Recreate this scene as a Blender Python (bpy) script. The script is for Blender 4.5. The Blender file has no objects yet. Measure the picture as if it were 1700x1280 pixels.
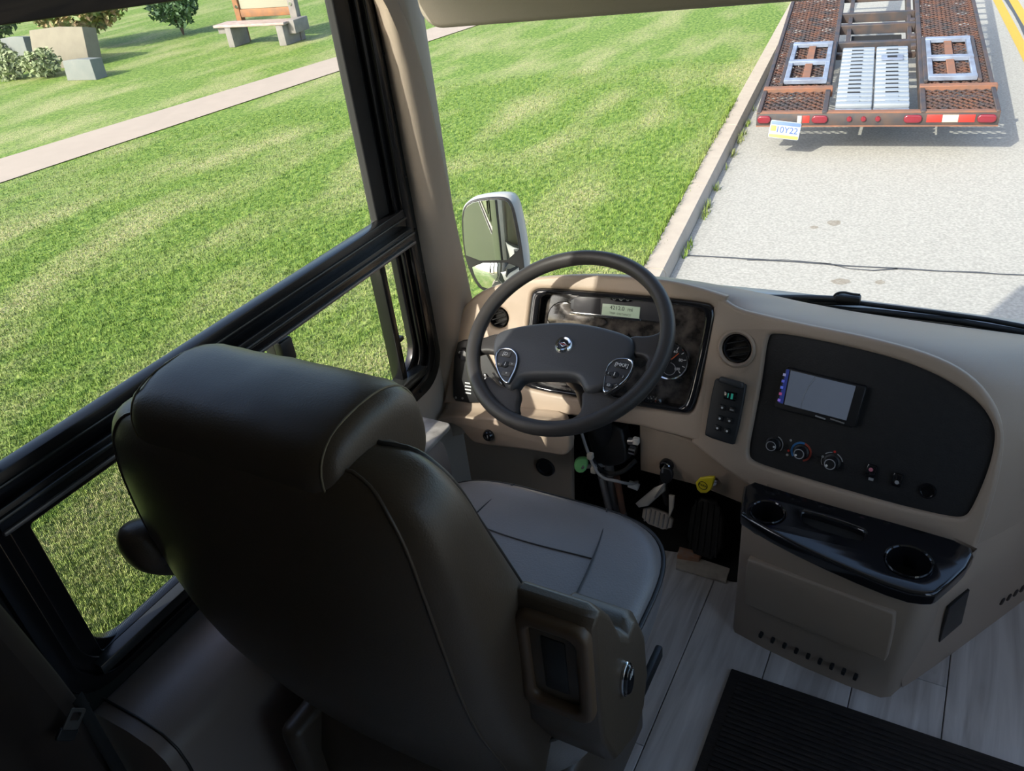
import bpy, bmesh, math, random
from mathutils import Vector, Matrix, noise as mnoise
random.seed(7)
V = Vector
sc = bpy.context.scene
COL = sc.collection

# ------------------------------------------------------------------ camera
F, CX, CY, CZ = 1350.0, 850.0, 640.0, 1.65
_dn = V((260, 2080, F)).normalized()
_fy = V((890, -988, F)); _fy = (_fy - _dn * _fy.dot(_dn)).normalized()
_up = -_dn
_rx = _fy.cross(_up).normalized()
M3 = Matrix((_rx, _fy, _up))                 # camera (x right, y down, z ahead) -> world
EYE = V((0, 0, CZ))
cam_d = bpy.data.cameras.new('camera'); cam = bpy.data.objects.new('camera', cam_d); COL.objects.link(cam)
cam_d.sensor_width = 36.0; cam_d.lens = 36.0 * F / 1700.0; cam_d.clip_start = 0.02; cam_d.clip_end = 400
_r, _u, _b = M3 @ V((1, 0, 0)), M3 @ V((0, -1, 0)), M3 @ V((0, 0, -1))
cam.matrix_world = Matrix(((_r.x, _u.x, _b.x, EYE.x), (_r.y, _u.y, _b.y, EYE.y), (_r.z, _u.z, _b.z, EYE.z), (0, 0, 0, 1)))
sc.camera = cam

# ------------------------------------------------------------------ world, sun, exposure
sc.view_settings.view_transform = 'Standard'; sc.view_settings.look = 'None'
sc.view_settings.gamma = 1.0; sc.view_settings.use_curve_mapping = False
sc.view_settings.exposure = 0.36
SUN_DIR = V((1.0, 2.75, -2.05)).normalized()       # the way the light travels
w = bpy.data.worlds.new('sky'); sc.world = w; w.use_nodes = True
nt = w.node_tree; nt.nodes.clear()
wo = nt.nodes.new('ShaderNodeOutputWorld'); bg = nt.nodes.new('ShaderNodeBackground'); sk = nt.nodes.new('ShaderNodeTexSky')
sk.sky_type = 'NISHITA'; sk.sun_disc = False; sk.sun_elevation = math.radians(35)
sk.sun_rotation = math.atan2(-SUN_DIR.x, -SUN_DIR.y); sk.air_density = 0.8; sk.dust_density = 2.5
nt.links.new(sk.outputs[0], bg.inputs[0]); nt.links.new(bg.outputs[0], wo.inputs[0]); bg.inputs[1].default_value = 0.36
sun_d = bpy.data.lights.new('sun', 'SUN'); sun_d.energy = 5.4; sun_d.angle = 0.009; sun_d.color = (1.0, 0.95, 0.86)
sun = bpy.data.objects.new('sun', sun_d); COL.objects.link(sun)
sun.rotation_euler = SUN_DIR.to_track_quat('-Z', 'Y').to_euler()

# ------------------------------------------------------------------ pixel to place helpers
def ray(x, y): return M3 @ V((x - CX, y - CY, F))
def onz(x, y, z): d = ray(x, y); return EYE + d * ((z - CZ) / d.z)
def ony(x, y, Y): d = ray(x, y); return EYE + d * (Y / d.y)
def onx(x, y, X): d = ray(x, y); return EYE + d * (X / d.x)
def atd(x, y, r): return EYE + ray(x, y).normalized() * r

class Plane:
    """u runs to the right, v up, n towards the driver; yaw > 0 brings the right end nearer, lean tips the top away"""
    def __init__(s, P0, yaw=0, lean=0, roll=0):
        s.P0 = V(P0); y = math.radians(yaw); l = math.radians(lean)
        u = V((math.cos(y), -math.sin(y), 0)); h = V((math.sin(y), math.cos(y), 0))
        v = V((0, 0, 1)) * math.cos(l) + h * math.sin(l)
        if roll:
            a = math.radians(roll); u, v = u * math.cos(a) + v * math.sin(a), v * math.cos(a) - u * math.sin(a)
        s.u, s.v = u, v; s.n = u.cross(v)
    @classmethod
    def axes(c, P0, u, v):
        o = c(P0); o.u = V(u).normalized(); o.v = V(v).normalized(); o.n = o.u.cross(o.v).normalized(); return o
    def uv(s, x, y):
        d = ray(x, y); t = (s.P0 - EYE).dot(s.n) / d.dot(s.n); p = EYE + d * t - s.P0
        return (p.dot(s.u), p.dot(s.v))
    def pt(s, a, b, o=0): return s.P0 + s.u * a + s.v * b + s.n * o
    def w(s, x, y, o=0): a, b = s.uv(x, y); return s.pt(a, b, o)
    def mat(s, a=0, b=0, o=0):
        p = s.pt(a, b, o)
        return Matrix(((s.u.x, s.v.x, s.n.x, p.x), (s.u.y, s.v.y, s.n.y, p.y), (s.u.z, s.v.z, s.n.z, p.z), (0, 0, 0, 1)))
    def off(s, o): q = Plane.axes(s.P0 + s.n * o, s.u, s.v); return q

# ------------------------------------------------------------------ materials
MATS = {}
def mat(name, col, rough=0.5, metal=0.0, spec=0.5, var=None, bump=None, coat=0.0, sheen=0.0, emit=None, stretch=None):
    if name in MATS: return MATS[name]
    m = bpy.data.materials.new(name); m.use_nodes = True; t = m.node_tree; b = t.nodes['Principled BSDF']
    b.inputs['Base Color'].default_value = (*col, 1); b.inputs['Roughness'].default_value = rough
    b.inputs['Metallic'].default_value = metal; b.inputs['Specular IOR Level'].default_value = spec
    b.inputs['Coat Weight'].default_value = coat; b.inputs['Coat Roughness'].default_value = 0.08
    if sheen: b.inputs['Sheen Weight'].default_value = sheen
    if emit: b.inputs['Emission Color'].default_value = (*emit[0], 1); b.inputs['Emission Strength'].default_value = emit[1]
    if var or bump:
        tc = t.nodes.new('ShaderNodeTexCoord'); mp = t.nodes.new('ShaderNodeMapping')
        t.links.new(tc.outputs['Object'], mp.inputs[0])
        if stretch: mp.inputs['Scale'].default_value = stretch
    if var:                                   # (scale, second colour, contrast)
        n = t.nodes.new('ShaderNodeTexNoise'); n.inputs['Scale'].default_value = var[0]; n.inputs['Detail'].default_value = 6
        r = t.nodes.new('ShaderNodeValToRGB'); c = var[2] if len(var) > 2 else 0.2
        r.color_ramp.elements[0].position = 0.5 - c; r.color_ramp.elements[1].position = 0.5 + c
        r.color_ramp.elements[0].color = (*col, 1); r.color_ramp.elements[1].color = (*var[1], 1)
        t.links.new(mp.outputs[0], n.inputs['Vector']); t.links.new(n.outputs[0], r.inputs[0]); t.links.new(r.outputs[0], b.inputs['Base Color'])
    if bump:                                  # (scale, strength)
        n = t.nodes.new('ShaderNodeTexNoise'); n.inputs['Scale'].default_value = bump[0]; n.inputs['Detail'].default_value = 3
        u = t.nodes.new('ShaderNodeBump'); u.inputs['Strength'].default_value = bump[1]; u.inputs['Distance'].default_value = 0.002
        t.links.new(mp.outputs[0], n.inputs['Vector']); t.links.new(n.outputs[0], u.inputs['Height']); t.links.new(u.outputs[0], b.inputs['Normal'])
    MATS[name] = m; return m

def glass(name, tint=(1, 1, 1), band=None):
    m = bpy.data.materials.new(name); m.use_nodes = True; t = m.node_tree; t.nodes.clear()
    o = t.nodes.new('ShaderNodeOutputMaterial'); mx = t.nodes.new('ShaderNodeMixShader'); tr = t.nodes.new('ShaderNodeBsdfTransparent')
    gl = t.nodes.new('ShaderNodeBsdfGlossy'); fr = t.nodes.new('ShaderNodeFresnel'); fr.inputs[0].default_value = 1.35
    gl.inputs['Roughness'].default_value = 0.0; tr.inputs[0].default_value = (*tint, 1)
    if band:                                  # (z start, z end, colour): tinted shade band printed along the top of the pane
        tc = t.nodes.new('ShaderNodeTexCoord'); sp = t.nodes.new('ShaderNodeSeparateXYZ'); mr = t.nodes.new('ShaderNodeMapRange')
        mr.inputs[1].default_value = band[0]; mr.inputs[2].default_value = band[1]
        mc = t.nodes.new('ShaderNodeMix'); mc.data_type = 'RGBA'; mc.inputs[6].default_value = (*tint, 1); mc.inputs[7].default_value = (*band[2], 1)
        t.links.new(tc.outputs['Object'], sp.inputs[0]); t.links.new(sp.outputs[2], mr.inputs[0]); t.links.new(mr.outputs[0], mc.inputs[0]); t.links.new(mc.outputs[2], tr.inputs[0])
    t.links.new(fr.outputs[0], mx.inputs[0]); t.links.new(tr.outputs[0], mx.inputs[1]); t.links.new(gl.outputs[0], mx.inputs[2]); t.links.new(mx.outputs[0], o.inputs[0])
    return m

def grass_mat():
    m = bpy.data.materials.new('mown_grass'); m.use_nodes = True; t = m.node_tree; b = t.nodes['Principled BSDF']
    b.inputs['Roughness'].default_value = 0.75; b.inputs['Specular IOR Level'].default_value = 0.25
    g = t.nodes.new('ShaderNodeNewGeometry')
    def nz(scale, det, st=None, rot=0):
        n = t.nodes.new('ShaderNodeTexNoise'); n.inputs['Scale'].default_value = scale; n.inputs['Detail'].default_value = det
        mp = t.nodes.new('ShaderNodeMapping'); t.links.new(g.outputs['Position'], mp.inputs[0])
        mp.inputs['Rotation'].default_value = (0, 0, rot)
        if st: mp.inputs['Scale'].default_value = st
        t.links.new(mp.outputs[0], n.inputs['Vector']); return n
    a = nz(14, 6, (1.6, 0.8, 1), -0.12); c = nz(0.9, 6, (1.5, 0.5, 1), -0.12); d = nz(45, 3)
    r1 = t.nodes.new('ShaderNodeValToRGB'); e = r1.color_ramp.elements
    e[0].position = 0.30; e[0].color = (0.042, 0.095, 0.012, 1); e[1].position = 0.72; e[1].color = (0.25, 0.32, 0.075, 1)
    x = e.new(0.5); x.color = (0.13, 0.21, 0.030, 1)
    r2 = t.nodes.new('ShaderNodeValToRGB'); f = r2.color_ramp.elements
    f[0].position = 0.45; f[0].color = (0, 0, 0, 1); f[1].position = 0.68; f[1].color = (1, 1, 1, 1)
    r3 = t.nodes.new('ShaderNodeValToRGB'); h = r3.color_ramp.elements
    h[0].position = 0.42; h[0].color = (0.2, 0.2, 0.2, 1); h[1].position = 0.62; h[1].color = (0.85, 0.85, 0.85, 1)
    mul = t.nodes.new('ShaderNodeMath'); mul.operation = 'MULTIPLY'
    mx = t.nodes.new('ShaderNodeMix'); mx.data_type = 'RGBA'; mx.inputs[7].default_value = (0.42, 0.37, 0.20, 1)
    t.links.new(a.outputs[0], r1.inputs[0]); t.links.new(c.outputs[0], r2.inputs[0]); t.links.new(d.outputs[0], r3.inputs[0])
    t.links.new(r2.outputs[0], mul.inputs[0]); t.links.new(r3.outputs[0], mul.inputs[1]); t.links.new(mul.outputs[0], mx.inputs[0])
    t.links.new(r1.outputs[0], mx.inputs[6]); t.links.new(mx.outputs[2], b.inputs['Base Color'])
    u = t.nodes.new('ShaderNodeBump'); u.inputs['Strength'].default_value = 0.6; u.inputs['Distance'].default_value = 0.03
    t.links.new(d.outputs[0], u.inputs['Height']); t.links.new(u.outputs[0], b.inputs['Normal'])
    return m

def wood_mat(name, c1, c2, scale, stretch, rough=0.45, pos=(0.35, 0.65)):
    m = bpy.data.materials.new(name); m.use_nodes = True; t = m.node_tree; b = t.nodes['Principled BSDF']; b.inputs['Roughness'].default_value = rough
    tc = t.nodes.new('ShaderNodeTexCoord'); mp = t.nodes.new('ShaderNodeMapping'); mp.inputs['Scale'].default_value = stretch
    oi = t.nodes.new('ShaderNodeObjectInfo'); ad = t.nodes.new('ShaderNodeVectorMath'); ad.operation = 'ADD'
    sc_ = t.nodes.new('ShaderNodeMath'); sc_.operation = 'MULTIPLY'; sc_.inputs[1].default_value = 40
    t.links.new(oi.outputs['Random'], sc_.inputs[0]); t.links.new(tc.outputs['Object'], ad.inputs[0]); t.links.new(sc_.outputs[0], ad.inputs[1]); t.links.new(ad.outputs[0], mp.inputs[0])
    n = t.nodes.new('ShaderNodeTexNoise'); n.inputs['Scale'].default_value = scale; n.inputs['Detail'].default_value = 8; n.inputs['Distortion'].default_value = 0.8
    r = t.nodes.new('ShaderNodeValToRGB'); r.color_ramp.elements[0].position = pos[0]; r.color_ramp.elements[1].position = pos[1]
    r.color_ramp.elements[0].color = (*c1, 1); r.color_ramp.elements[1].color = (*c2, 1)
    t.links.new(mp.outputs[0], n.inputs['Vector']); t.links.new(n.outputs[0], r.inputs[0]); t.links.new(r.outputs[0], b.inputs['Base Color'])
    return m

TAUPE = mat('taupe_plastic', (0.42, 0.325, 0.245), 0.42, bump=(900, 0.25))
TAUPE2 = mat('taupe_plastic_deep', (0.37, 0.29, 0.22), 0.5, bump=(700, 0.3))
PILLAR = mat('pillar_trim', (0.52, 0.43, 0.34), 0.55, bump=(500, 0.2))
WALLM = mat('beige_wallboard', (0.52, 0.45, 0.37), 0.7)
BLACK = mat('black_plastic', (0.012, 0.012, 0.013), 0.42, bump=(800, 0.2))
BLACKM = mat('black_matt', (0.010, 0.010, 0.010), 0.8)
GLOSSB = mat('gloss_black', (0.010, 0.010, 0.012), 0.12, coat=0.6)
RUBBER = mat('black_rubber', (0.010, 0.010, 0.011), 0.6)
FRAME = mat('black_window_frame', (0.006, 0.006, 0.007), 0.25, spec=.35)
FLANGE = mat('grey_frame_flange', (0.022, 0.024, 0.023), 0.25)
MARBLE = mat('dark_marbled_trim', (0.018, 0.016, 0.015), 0.16, var=(38, (0.10, 0.085, 0.075), 0.13), coat=0.5)
PANELB = mat('dark_felt_panel', (0.008, 0.008, 0.009), 0.62, var=(60, (0.013, 0.0125, 0.013), 0.2), bump=(300, 0.3))
CHROME = mat('chrome', (0.75, 0.75, 0.76), 0.12, metal=1)
STEEL = mat('brushed_steel', (0.42, 0.41, 0.40), 0.38, metal=0.8)
LEATHER = mat('taupe_leather', (0.066, 0.047, 0.031), 0.40, spec=0.5, var=(7, (0.078, 0.056, 0.038), 0.25), bump=(420, 0.16))
LEATHER2 = mat('lit_seat_leather', (0.19, 0.172, 0.165), 0.33, var=(9, (0.225, 0.205, 0.195), 0.25), bump=(260, 0.3))  # paler copy of the seat leather, sky sheen on the cushion put into colour
PIPE = mat('dark_piping', (0.02, 0.017, 0.015), 0.4)
STITCH = mat('tan_stitch', (0.20, 0.16, 0.10), 0.7)
WHITE = mat('white_print', (0.75, 0.75, 0.74), 0.6)
GREYP = mat('grey_print', (0.35, 0.35, 0.36), 0.6)
WHEELR = mat('black_wheel_grip', (0.046, 0.042, 0.040), 0.40, spec=.35, bump=(700, 0.25))
WHEELH = mat('charcoal_wheel_pad', (0.058, 0.060, 0.066), 0.40, spec=.4, bump=(700, 0.25))
GRASS = grass_mat()
ASPH = mat('pale_road', (0.26, 0.25, 0.22), 0.9, var=(45, (0.42, 0.40, 0.355), 0.22), bump=(150, 0.8))
CONC = mat('kerb_concrete', (0.44, 0.375, 0.30), 0.9, var=(9, (0.37, 0.31, 0.25), 0.3), bump=(80, 0.6))
WALKC = mat('walk_concrete', (0.38, 0.31, 0.25), 0.9, var=(4, (0.34, 0.28, 0.225), 0.3))
TAR = mat('crack_sealer', (0.06, 0.06, 0.06), 0.6)
YEL = mat('yellow_road_paint', (0.55, 0.34, 0.03), 0.7, var=(30, (0.48, 0.30, 0.03), 0.2))
RUST = mat('rusty_steel', (0.13, 0.058, 0.036), 0.85, metal=0.0, var=(7, (0.05, 0.046, 0.05), 0.16))
RUST2 = mat('bright_rust', (0.24, 0.10, 0.055), 0.85, var=(9, (0.15, 0.085, 0.06), 0.2))
DSTEEL = mat('dark_trailer_steel', (0.035, 0.035, 0.04), 0.6, var=(8, (0.075, 0.05, 0.04), 0.15))
BSTEEL = mat('blue_grey_steel', (0.22, 0.27, 0.36), 0.5, var=(8, (0.14, 0.15, 0.19), 0.2))
ALU = mat('white_ribbed_aluminium', (0.27, 0.30, 0.33), 0.4, metal=0.2)
REDL = mat('red_lamp_lens', (0.17, 0.012, 0.022), 0.25, coat=0.5)
REDT = mat('red_reflective_tape', (0.55, 0.03, 0.022), 0.4)
MIRROR = mat('mirror_glass', (0.86, 0.9, 0.88), 0.01, metal=1)
GLASS1 = glass('side_glass', (0.90, 0.93, 0.90))
GLASS2 = glass('windscreen_glass', (0.93, 0.96, 0.93), (1.42, 1.62, (0.06, 0.50, 0.50)))
FLOORW = wood_mat('grey_plank', (0.50, 0.465, 0.44), (0.80, 0.77, 0.75), 3.0, (9, 0.7, 9), 0.30)
VALW = wood_mat('dark_walnut', (0.016, 0.010, 0.008), (0.055, 0.038, 0.026), 5.0, (14, 1.0, 14), 0.45)

# ------------------------------------------------------------------ object helpers
def tag(o, label=None, cat=None, group=None, kind=None):
    if label: o['label'] = label
    if cat: o['category'] = cat
    if group: o['group'] = group
    if kind: o['kind'] = kind
    return o
def link(name, me, m=None, parent=None, smooth=True, angle=40):
    o = bpy.data.objects.new(name, me); COL.objects.link(o)
    if m is not None:
        me.materials.clear(); me.materials.append(m)
    if smooth:
        me.polygons.foreach_set('use_smooth', [True] * len(me.polygons)); me.set_sharp_from_angle(angle=math.radians(angle))
    if parent: o.parent = parent
    return o
def thing(name, label, cat, loc=(0, 0, 0), group=None, kind=None):
    o = bpy.data.objects.new(name, None); COL.objects.link(o); o.empty_display_size = 0.05
    ROOTS[o.name] = V(loc); return tag(o, label, cat, group, kind)
ROOTS = {}
def place_roots():                           # put every Empty at its thing's base without moving the parts
    bpy.context.view_layer.update()
    for n, l in ROOTS.items():
        o = bpy.data.objects[n]; o.location = l
        for c in o.children: c.matrix_parent_inverse = Matrix.Translation(-l)
def chaikin(pts, it):
    for _ in range(it):
        q = []
        for i, a in enumerate(pts):
            b = pts[(i + 1) % len(pts)]
            q.append((a[0] * .75 + b[0] * .25, a[1] * .75 + b[1] * .25)); q.append((a[0] * .25 + b[0] * .75, a[1] * .25 + b[1] * .75))
        pts = q
    return pts
def lerp(a, b, t): return a + (b - a) * t
def sopen(pts, it):                          # corner cutting on an open line, ends kept
    for _ in range(it):
        q = [pts[0]]
        for a, b in zip(pts[:-1], pts[1:]):
            q.append((a[0] * .75 + b[0] * .25, a[1] * .75 + b[1] * .25)); q.append((a[0] * .25 + b[0] * .75, a[1] * .25 + b[1] * .75))
        pts = q + [pts[-1]]
    return pts
def circ(cu, cv, r, n=28, r2=None): return [(cu + r * math.cos(2 * math.pi * k / n), cv + (r2 or r) * math.sin(2 * math.pi * k / n)) for k in range(n)]
def rrect(u0, v0, u1, v1, r, n=5):
    p = []
    for (cx_, cy_, a0) in ((u1 - r, v0 + r, -90), (u1 - r, v1 - r, 0), (u0 + r, v1 - r, 90), (u0 + r, v0 + r, 180)):
        for k in range(n + 1):
            a = math.radians(a0 + 90 * k / n); p.append((cx_ + r * math.cos(a), cy_ + r * math.sin(a)))
    return p
def area2(p): return sum(p[i][0] * p[(i + 1) % len(p)][1] - p[(i + 1) % len(p)][0] * p[i][1] for i in range(len(p)))
def flat(name, plane, outline, m, parent=None, holes=(), thick=0.01, bevel=0.002, off=0.0, res=2, angle=40):
    """slab cut to an outline (uv), with openings and rounded edges; its front face lies at `off` in front of the plane"""
    cu = bpy.data.curves.new(name, 'CURVE'); cu.dimensions = '2D'; cu.fill_mode = 'BOTH'
    bevel = min(bevel, thick * 0.49)
    cu.extrude = max(thick / 2 - bevel, 0.0001); cu.bevel_depth = bevel; cu.bevel_resolution = res; cu.offset = -bevel
    for k, ol in enumerate([outline] + list(holes)):
        ol = list(ol)
        if (area2(ol) > 0) != (k == 0): ol.reverse()
        s = cu.splines.new('POLY'); s.points.add(len(ol) - 1); s.use_cyclic_u = True
        for q, p in zip(s.points, ol): q.co = (p[0], p[1], 0, 1)
    co = bpy.data.objects.new('tmp', cu); me = bpy.data.meshes.new_from_object(co); bpy.data.objects.remove(co); bpy.data.curves.remove(cu)
    me.transform(plane.mat(0, 0, off - thick / 2)); me.name = name
    bm = bmesh.new(); bm.from_mesh(me); bmesh.ops.remove_doubles(bm, verts=bm.verts, dist=1e-5); bmesh.ops.recalc_face_normals(bm, faces=bm.faces); bm.to_mesh(me); bm.free()
    return link(name, me, m, parent, True, angle)
def pix(plane, pts, it=0): return chaikin([plane.uv(*p) for p in pts], it)
def tube(name, pts, r, m, parent=None, cyc=False, seg=3, smooth_pts=False):
    cu = bpy.data.curves.new(name, 'CURVE'); cu.dimensions = '3D'; cu.bevel_depth = r; cu.bevel_resolution = seg; cu.use_fill_caps = True
    if smooth_pts:
        s = cu.splines.new('BEZIER'); s.bezier_points.add(len(pts) - 1); s.resolution_u = 6
        for q, p in zip(s.bezier_points, pts): q.co = p; q.handle_left_type = q.handle_right_type = 'AUTO'
    else:
        s = cu.splines.new('POLY'); s.points.add(len(pts) - 1)
        for q, p in zip(s.points, pts): q.co = (*p, 1)
    s.use_cyclic_u = cyc
    co = bpy.data.objects.new('tmp', cu); me = bpy.data.meshes.new_from_object(co); bpy.data.objects.remove(co); bpy.data.curves.remove(cu); me.name = name
    return link(name, me, m, parent)
def text(name, body, plane, a, b, size, m, parent, off=0.001, roll=0, align='CENTER'):
    cu = bpy.data.curves.new(name, 'FONT'); cu.body = body; cu.size = size; cu.align_x = align; cu.align_y = 'CENTER'; cu.extrude = 0.0003
    co = bpy.data.objects.new('tmp', cu); me = bpy.data.meshes.new_from_object(co); bpy.data.objects.remove(co); bpy.data.curves.remove(cu)
    me.transform(plane.mat(a, b, off) @ Matrix.Rotation(roll, 4, 'Z')); me.name = name
    return link(name, me, m, parent, False)
def grid_mesh(name, rows, m, parent=None, closed=False, caps=False, sub=0, thick=0, angle=50):
    bm = bmesh.new(); vs = [[bm.verts.new(p) for p in r] for r in rows]; n = len(rows[0])
    for i in range(len(rows) - 1):
        for j in range(n if closed else n - 1):
            k = (j + 1) % n
            try: bm.faces.new((vs[i][j], vs[i][k], vs[i + 1][k], vs[i + 1][j]))
            except ValueError: pass
    if caps:
        bm.faces.new(list(reversed(vs[0]))); bm.faces.new(vs[-1])
    bmesh.ops.remove_doubles(bm, verts=bm.verts, dist=1e-6); bmesh.ops.recalc_face_normals(bm, faces=bm.faces)
    me = bpy.data.meshes.new(name); bm.to_mesh(me); bm.free()
    o = link(name, me, m, parent, True, angle)
    if sub or thick:
        if thick: s = o.modifiers.new('thick', 'SOLIDIFY'); s.thickness = thick; s.offset = -1
        if sub: s = o.modifiers.new('sub', 'SUBSURF'); s.levels = s.render_levels = sub
    return o
def box(name, c, s, m, parent=None, bev=0.004, seg=2, rot=None, mesh_only=False):
    bm = bmesh.new(); bmesh.ops.create_cube(bm, size=1); bmesh.ops.scale(bm, vec=V(s), verts=bm.verts)
    if bev: bmesh.ops.bevel(bm, geom=bm.edges[:], offset=min(bev, min(s) * .45), segments=seg, affect='EDGES', profile=0.5)
    me = bpy.data.meshes.new(name); bm.to_mesh(me); bm.free()
    T = Matrix.Translation(V(c)) @ (rot.to_4x4() if rot is not None else Matrix.Identity(4))
    me.transform(T)
    if mesh_only: return me
    return link(name, me, m, parent)
def pbox(name, plane, a, b, o, s, m, parent=None, bev=0.002, seg=2, roll=0):
    """box set on a plane: centre (a, b), standing from o to o + s[2] in front of it"""
    me = box(name, (0, 0, 0), s, m, bev=bev, seg=seg, mesh_only=True)
    me.transform(plane.mat(a, b, o + s[2] / 2) @ Matrix.Rotation(roll, 4, 'Z')); return link(name, me, m, parent)
def lathe(name, prof, plane, a, b, m, parent=None, seg=32, o=0):
    """profile [(radius, height)] turned about the plane's normal"""
    rows = []
    for r, h in prof: rows.append([plane.pt(a + r * math.cos(2 * math.pi * k / seg), b + r * math.sin(2 * math.pi * k / seg), h + o) for k in range(seg)])
    return grid_mesh(name, rows, m, parent, closed=True, caps=False, angle=35)
def join_bm(name, parts, m, parent=None, smooth=True):
    bm = bmesh.new()
    for me in parts: bm.from_mesh(me); bpy.data.meshes.remove(me)
    me = bpy.data.meshes.new(name); bm.to_mesh(me); bm.free(); return link(name, me, m, parent, smooth)
def sring(cx, cy, wx, wy, e=3.0, n=32):
    r = []
    for k in range(n):
        a = 2 * math.pi * k / n; c, s = math.cos(a), math.sin(a)
        r.append((cx + wx * math.copysign(abs(c) ** (2 / e), c), cy + wy * math.copysign(abs(s) ** (2 / e), s)))
    return r

# ================================================================== OUTSIDE
G = -1.25
GL = G + 0.11                                # lawn level
YAW = math.radians(6.9)                      # the road runs a little to the left of the vehicle
RD, RN = V((-math.sin(YAW), math.cos(YAW), 0)), V((math.cos(YAW), math.sin(YAW), 0))
c0 = onz(1112, 461, G)                       # a point at the foot of the kerb
c0 = c0 - RD * (c0.dot(RD)); C0 = V((c0.x, c0.y, 0))
def rp(a, b, z): return C0 + RN * a + RD * b + V((0, 0, z))     # a metres right of the kerb foot, b metres along the road
def quad(name, pts, m, parent=None, kind=None):
    me = bpy.data.meshes.new(name); me.from_pydata([tuple(p) for p in pts], [], [tuple(range(len(pts)))]); o = link(name, me, m, parent, False)
    if kind: o['kind'] = kind
    return o
road = grid_mesh('road', [[rp(a, b, G) for a in (0, 4, 8, 16, 40)] for b in range(-60, 161, 20)], ASPH); road['kind'] = 'structure'
ACL = (onz(1677, 41, G) - C0).dot(RN)
for b_, off_ in ((0, 0), (1, 0.30)):
    a0 = (onz(*((1677, 41) if b_ == 0 else (1694, 20)), G) - C0).dot(RN) - .065
    ln = grid_mesh('centre_line', [[rp(a0, b, G + .004), rp(a0 + .13, b, G + .004)] for b in range(-40, 141, 20)], YEL, road)
grid_mesh('joint_seal', [[rp(ACL + .09 + .03 * math.sin(b * .9), b, G + .003), rp(ACL + .22 + .02 * math.sin(b * 1.3), b, G + .003)] for b in range(-40, 141, 1)], TAR, road)
def crack(pts, w):
    ps = [onz(x, y, G + .003) for x, y in pts]; rows = []
    for i, p in enumerate(ps):
        d = (ps[min(i + 1, len(ps) - 1)] - ps[max(i - 1, 0)]).normalized(); s = V((-d.y, d.x, 0)) * w * random.uniform(.5, 1.2)
        rows.append([p + s, p - s])
    grid_mesh('crack_seal', rows, TAR, road)
crack([(1142, 424), (1200, 427), (1260, 431), (1310, 434), (1360, 437), (1400, 441), (1440, 443), (1500, 446), (1560, 450), (1620, 452), (1660, 455), (1710, 457), (1800, 462), (1920, 466)], .018)
crack([(1385, 440), (1410, 446), (1450, 449), (1490, 446)], .010)
crack([(1240, 432), (1300, 431), (1380, 438)], .007)
STAIN = mat('oil_stain', (0.20, 0.17, 0.13), 0.8, var=(40, (0.30, 0.27, 0.22), 0.2))
for (x, y, rx_, ry_) in ((1385, 370, 14, 5), (1397, 467, 18, 5), (1352, 377, 8, 3), (1460, 468, 10, 4)):
    quad('oil_stain', [onz(x + rx_ * math.cos(k * .42) * random.uniform(.7, 1.1), y + ry_ * math.sin(k * .42) * random.uniform(.7, 1.1), G + .002) for k in range(15)], STAIN, road)

kerb = thing('curb', None, None, rp(-.1, 5, G), kind='structure')
L_ = 1.9
me_k = None
for i in range(-2, 26):
    rows = []
    for b in (i * L_ + .006, i * L_ + L_ - .006):
        rows.append([rp(0, b, G - .05), rp(-.01, b, G + .085), rp(-.03, b, G + .12), rp(-.185, b, G + .125), rp(-.20, b, G + .10), rp(-.20, b, G - .05)])
    grid_mesh('curb_stone', rows, CONC, kerb, closed=True, caps=True, angle=30)

lawn = grid_mesh('lawn', [[rp(a, b, GL) for a in (-.19, -4, -10, -20, -40, -90)] for b in range(-60, 161, 20)], GRASS); lawn['kind'] = 'structure'
# footpath across the lawn
wa, wb, wc, wd_ = onz(0, 305, GL), onz(565, 118, GL), onz(0, 265, GL), onz(560, 95, GL)
d1, d2 = (wb - wa).normalized(), (wd_ - wc).normalized()
# grass blades where the camera looks
bv, bf = [], []
def blade(p, h, a, l, wd):
    i = len(bv); c, s = math.cos(a) * wd, math.sin(a) * wd
    bv.append((p.x - c, p.y - s, p.z)); bv.append((p.x + c, p.y + s, p.z)); bv.append((p.x - s / wd * l, p.y + c / wd * l, p.z + h)); bf.append((i, i + 1, i + 2))
rg = random.Random(3)
for i in range(330000):
    px_, py_ = rg.uniform(-20, 1255), rg.uniform(20, 1100) ** 1.0
    if px_ > 720 and py_ > 470: continue
    p = onz(px_, py_, GL); rel = p - C0
    if p.y < 0 or p.length > 13 or rel.dot(RN) > -.2: continue
    q = p + V((rg.gauss(0, .05), rg.gauss(0, .05), 0))
    ws = (q - wa).cross(d1).z; wt = (q - wc).cross(d2).z
    if ws < .05 and wt > -.05: continue
    blade(q, rg.uniform(.012, .034), rg.uniform(0, 6.28), rg.uniform(0, .02), rg.uniform(.0022, .005))
for i in range(2500):                       # tufts spilling over the kerb and at its foot
    b = rg.uniform(4.5, 10.5); s = rg.random() < .35
    if s and mnoise.noise(V((b * 2.3, 0, 0))) < .05: continue
    q = rp(.02 + abs(rg.gauss(0, .025)), b, G) if s else rp(-.2 + rg.gauss(0, .012), b, GL)
    blade(q, rg.uniform(.03, .09), rg.uniform(0, 6.28), rg.uniform(0, .05), .006)
me = bpy.data.meshes.new('grass_blades'); me.from_pydata(bv, [], bf); gb = link('grass_blades', me, GRASS, None, False)
tag(gb, 'short green and straw-coloured grass blades covering the roadside lawn', 'grass', kind='stuff')

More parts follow.
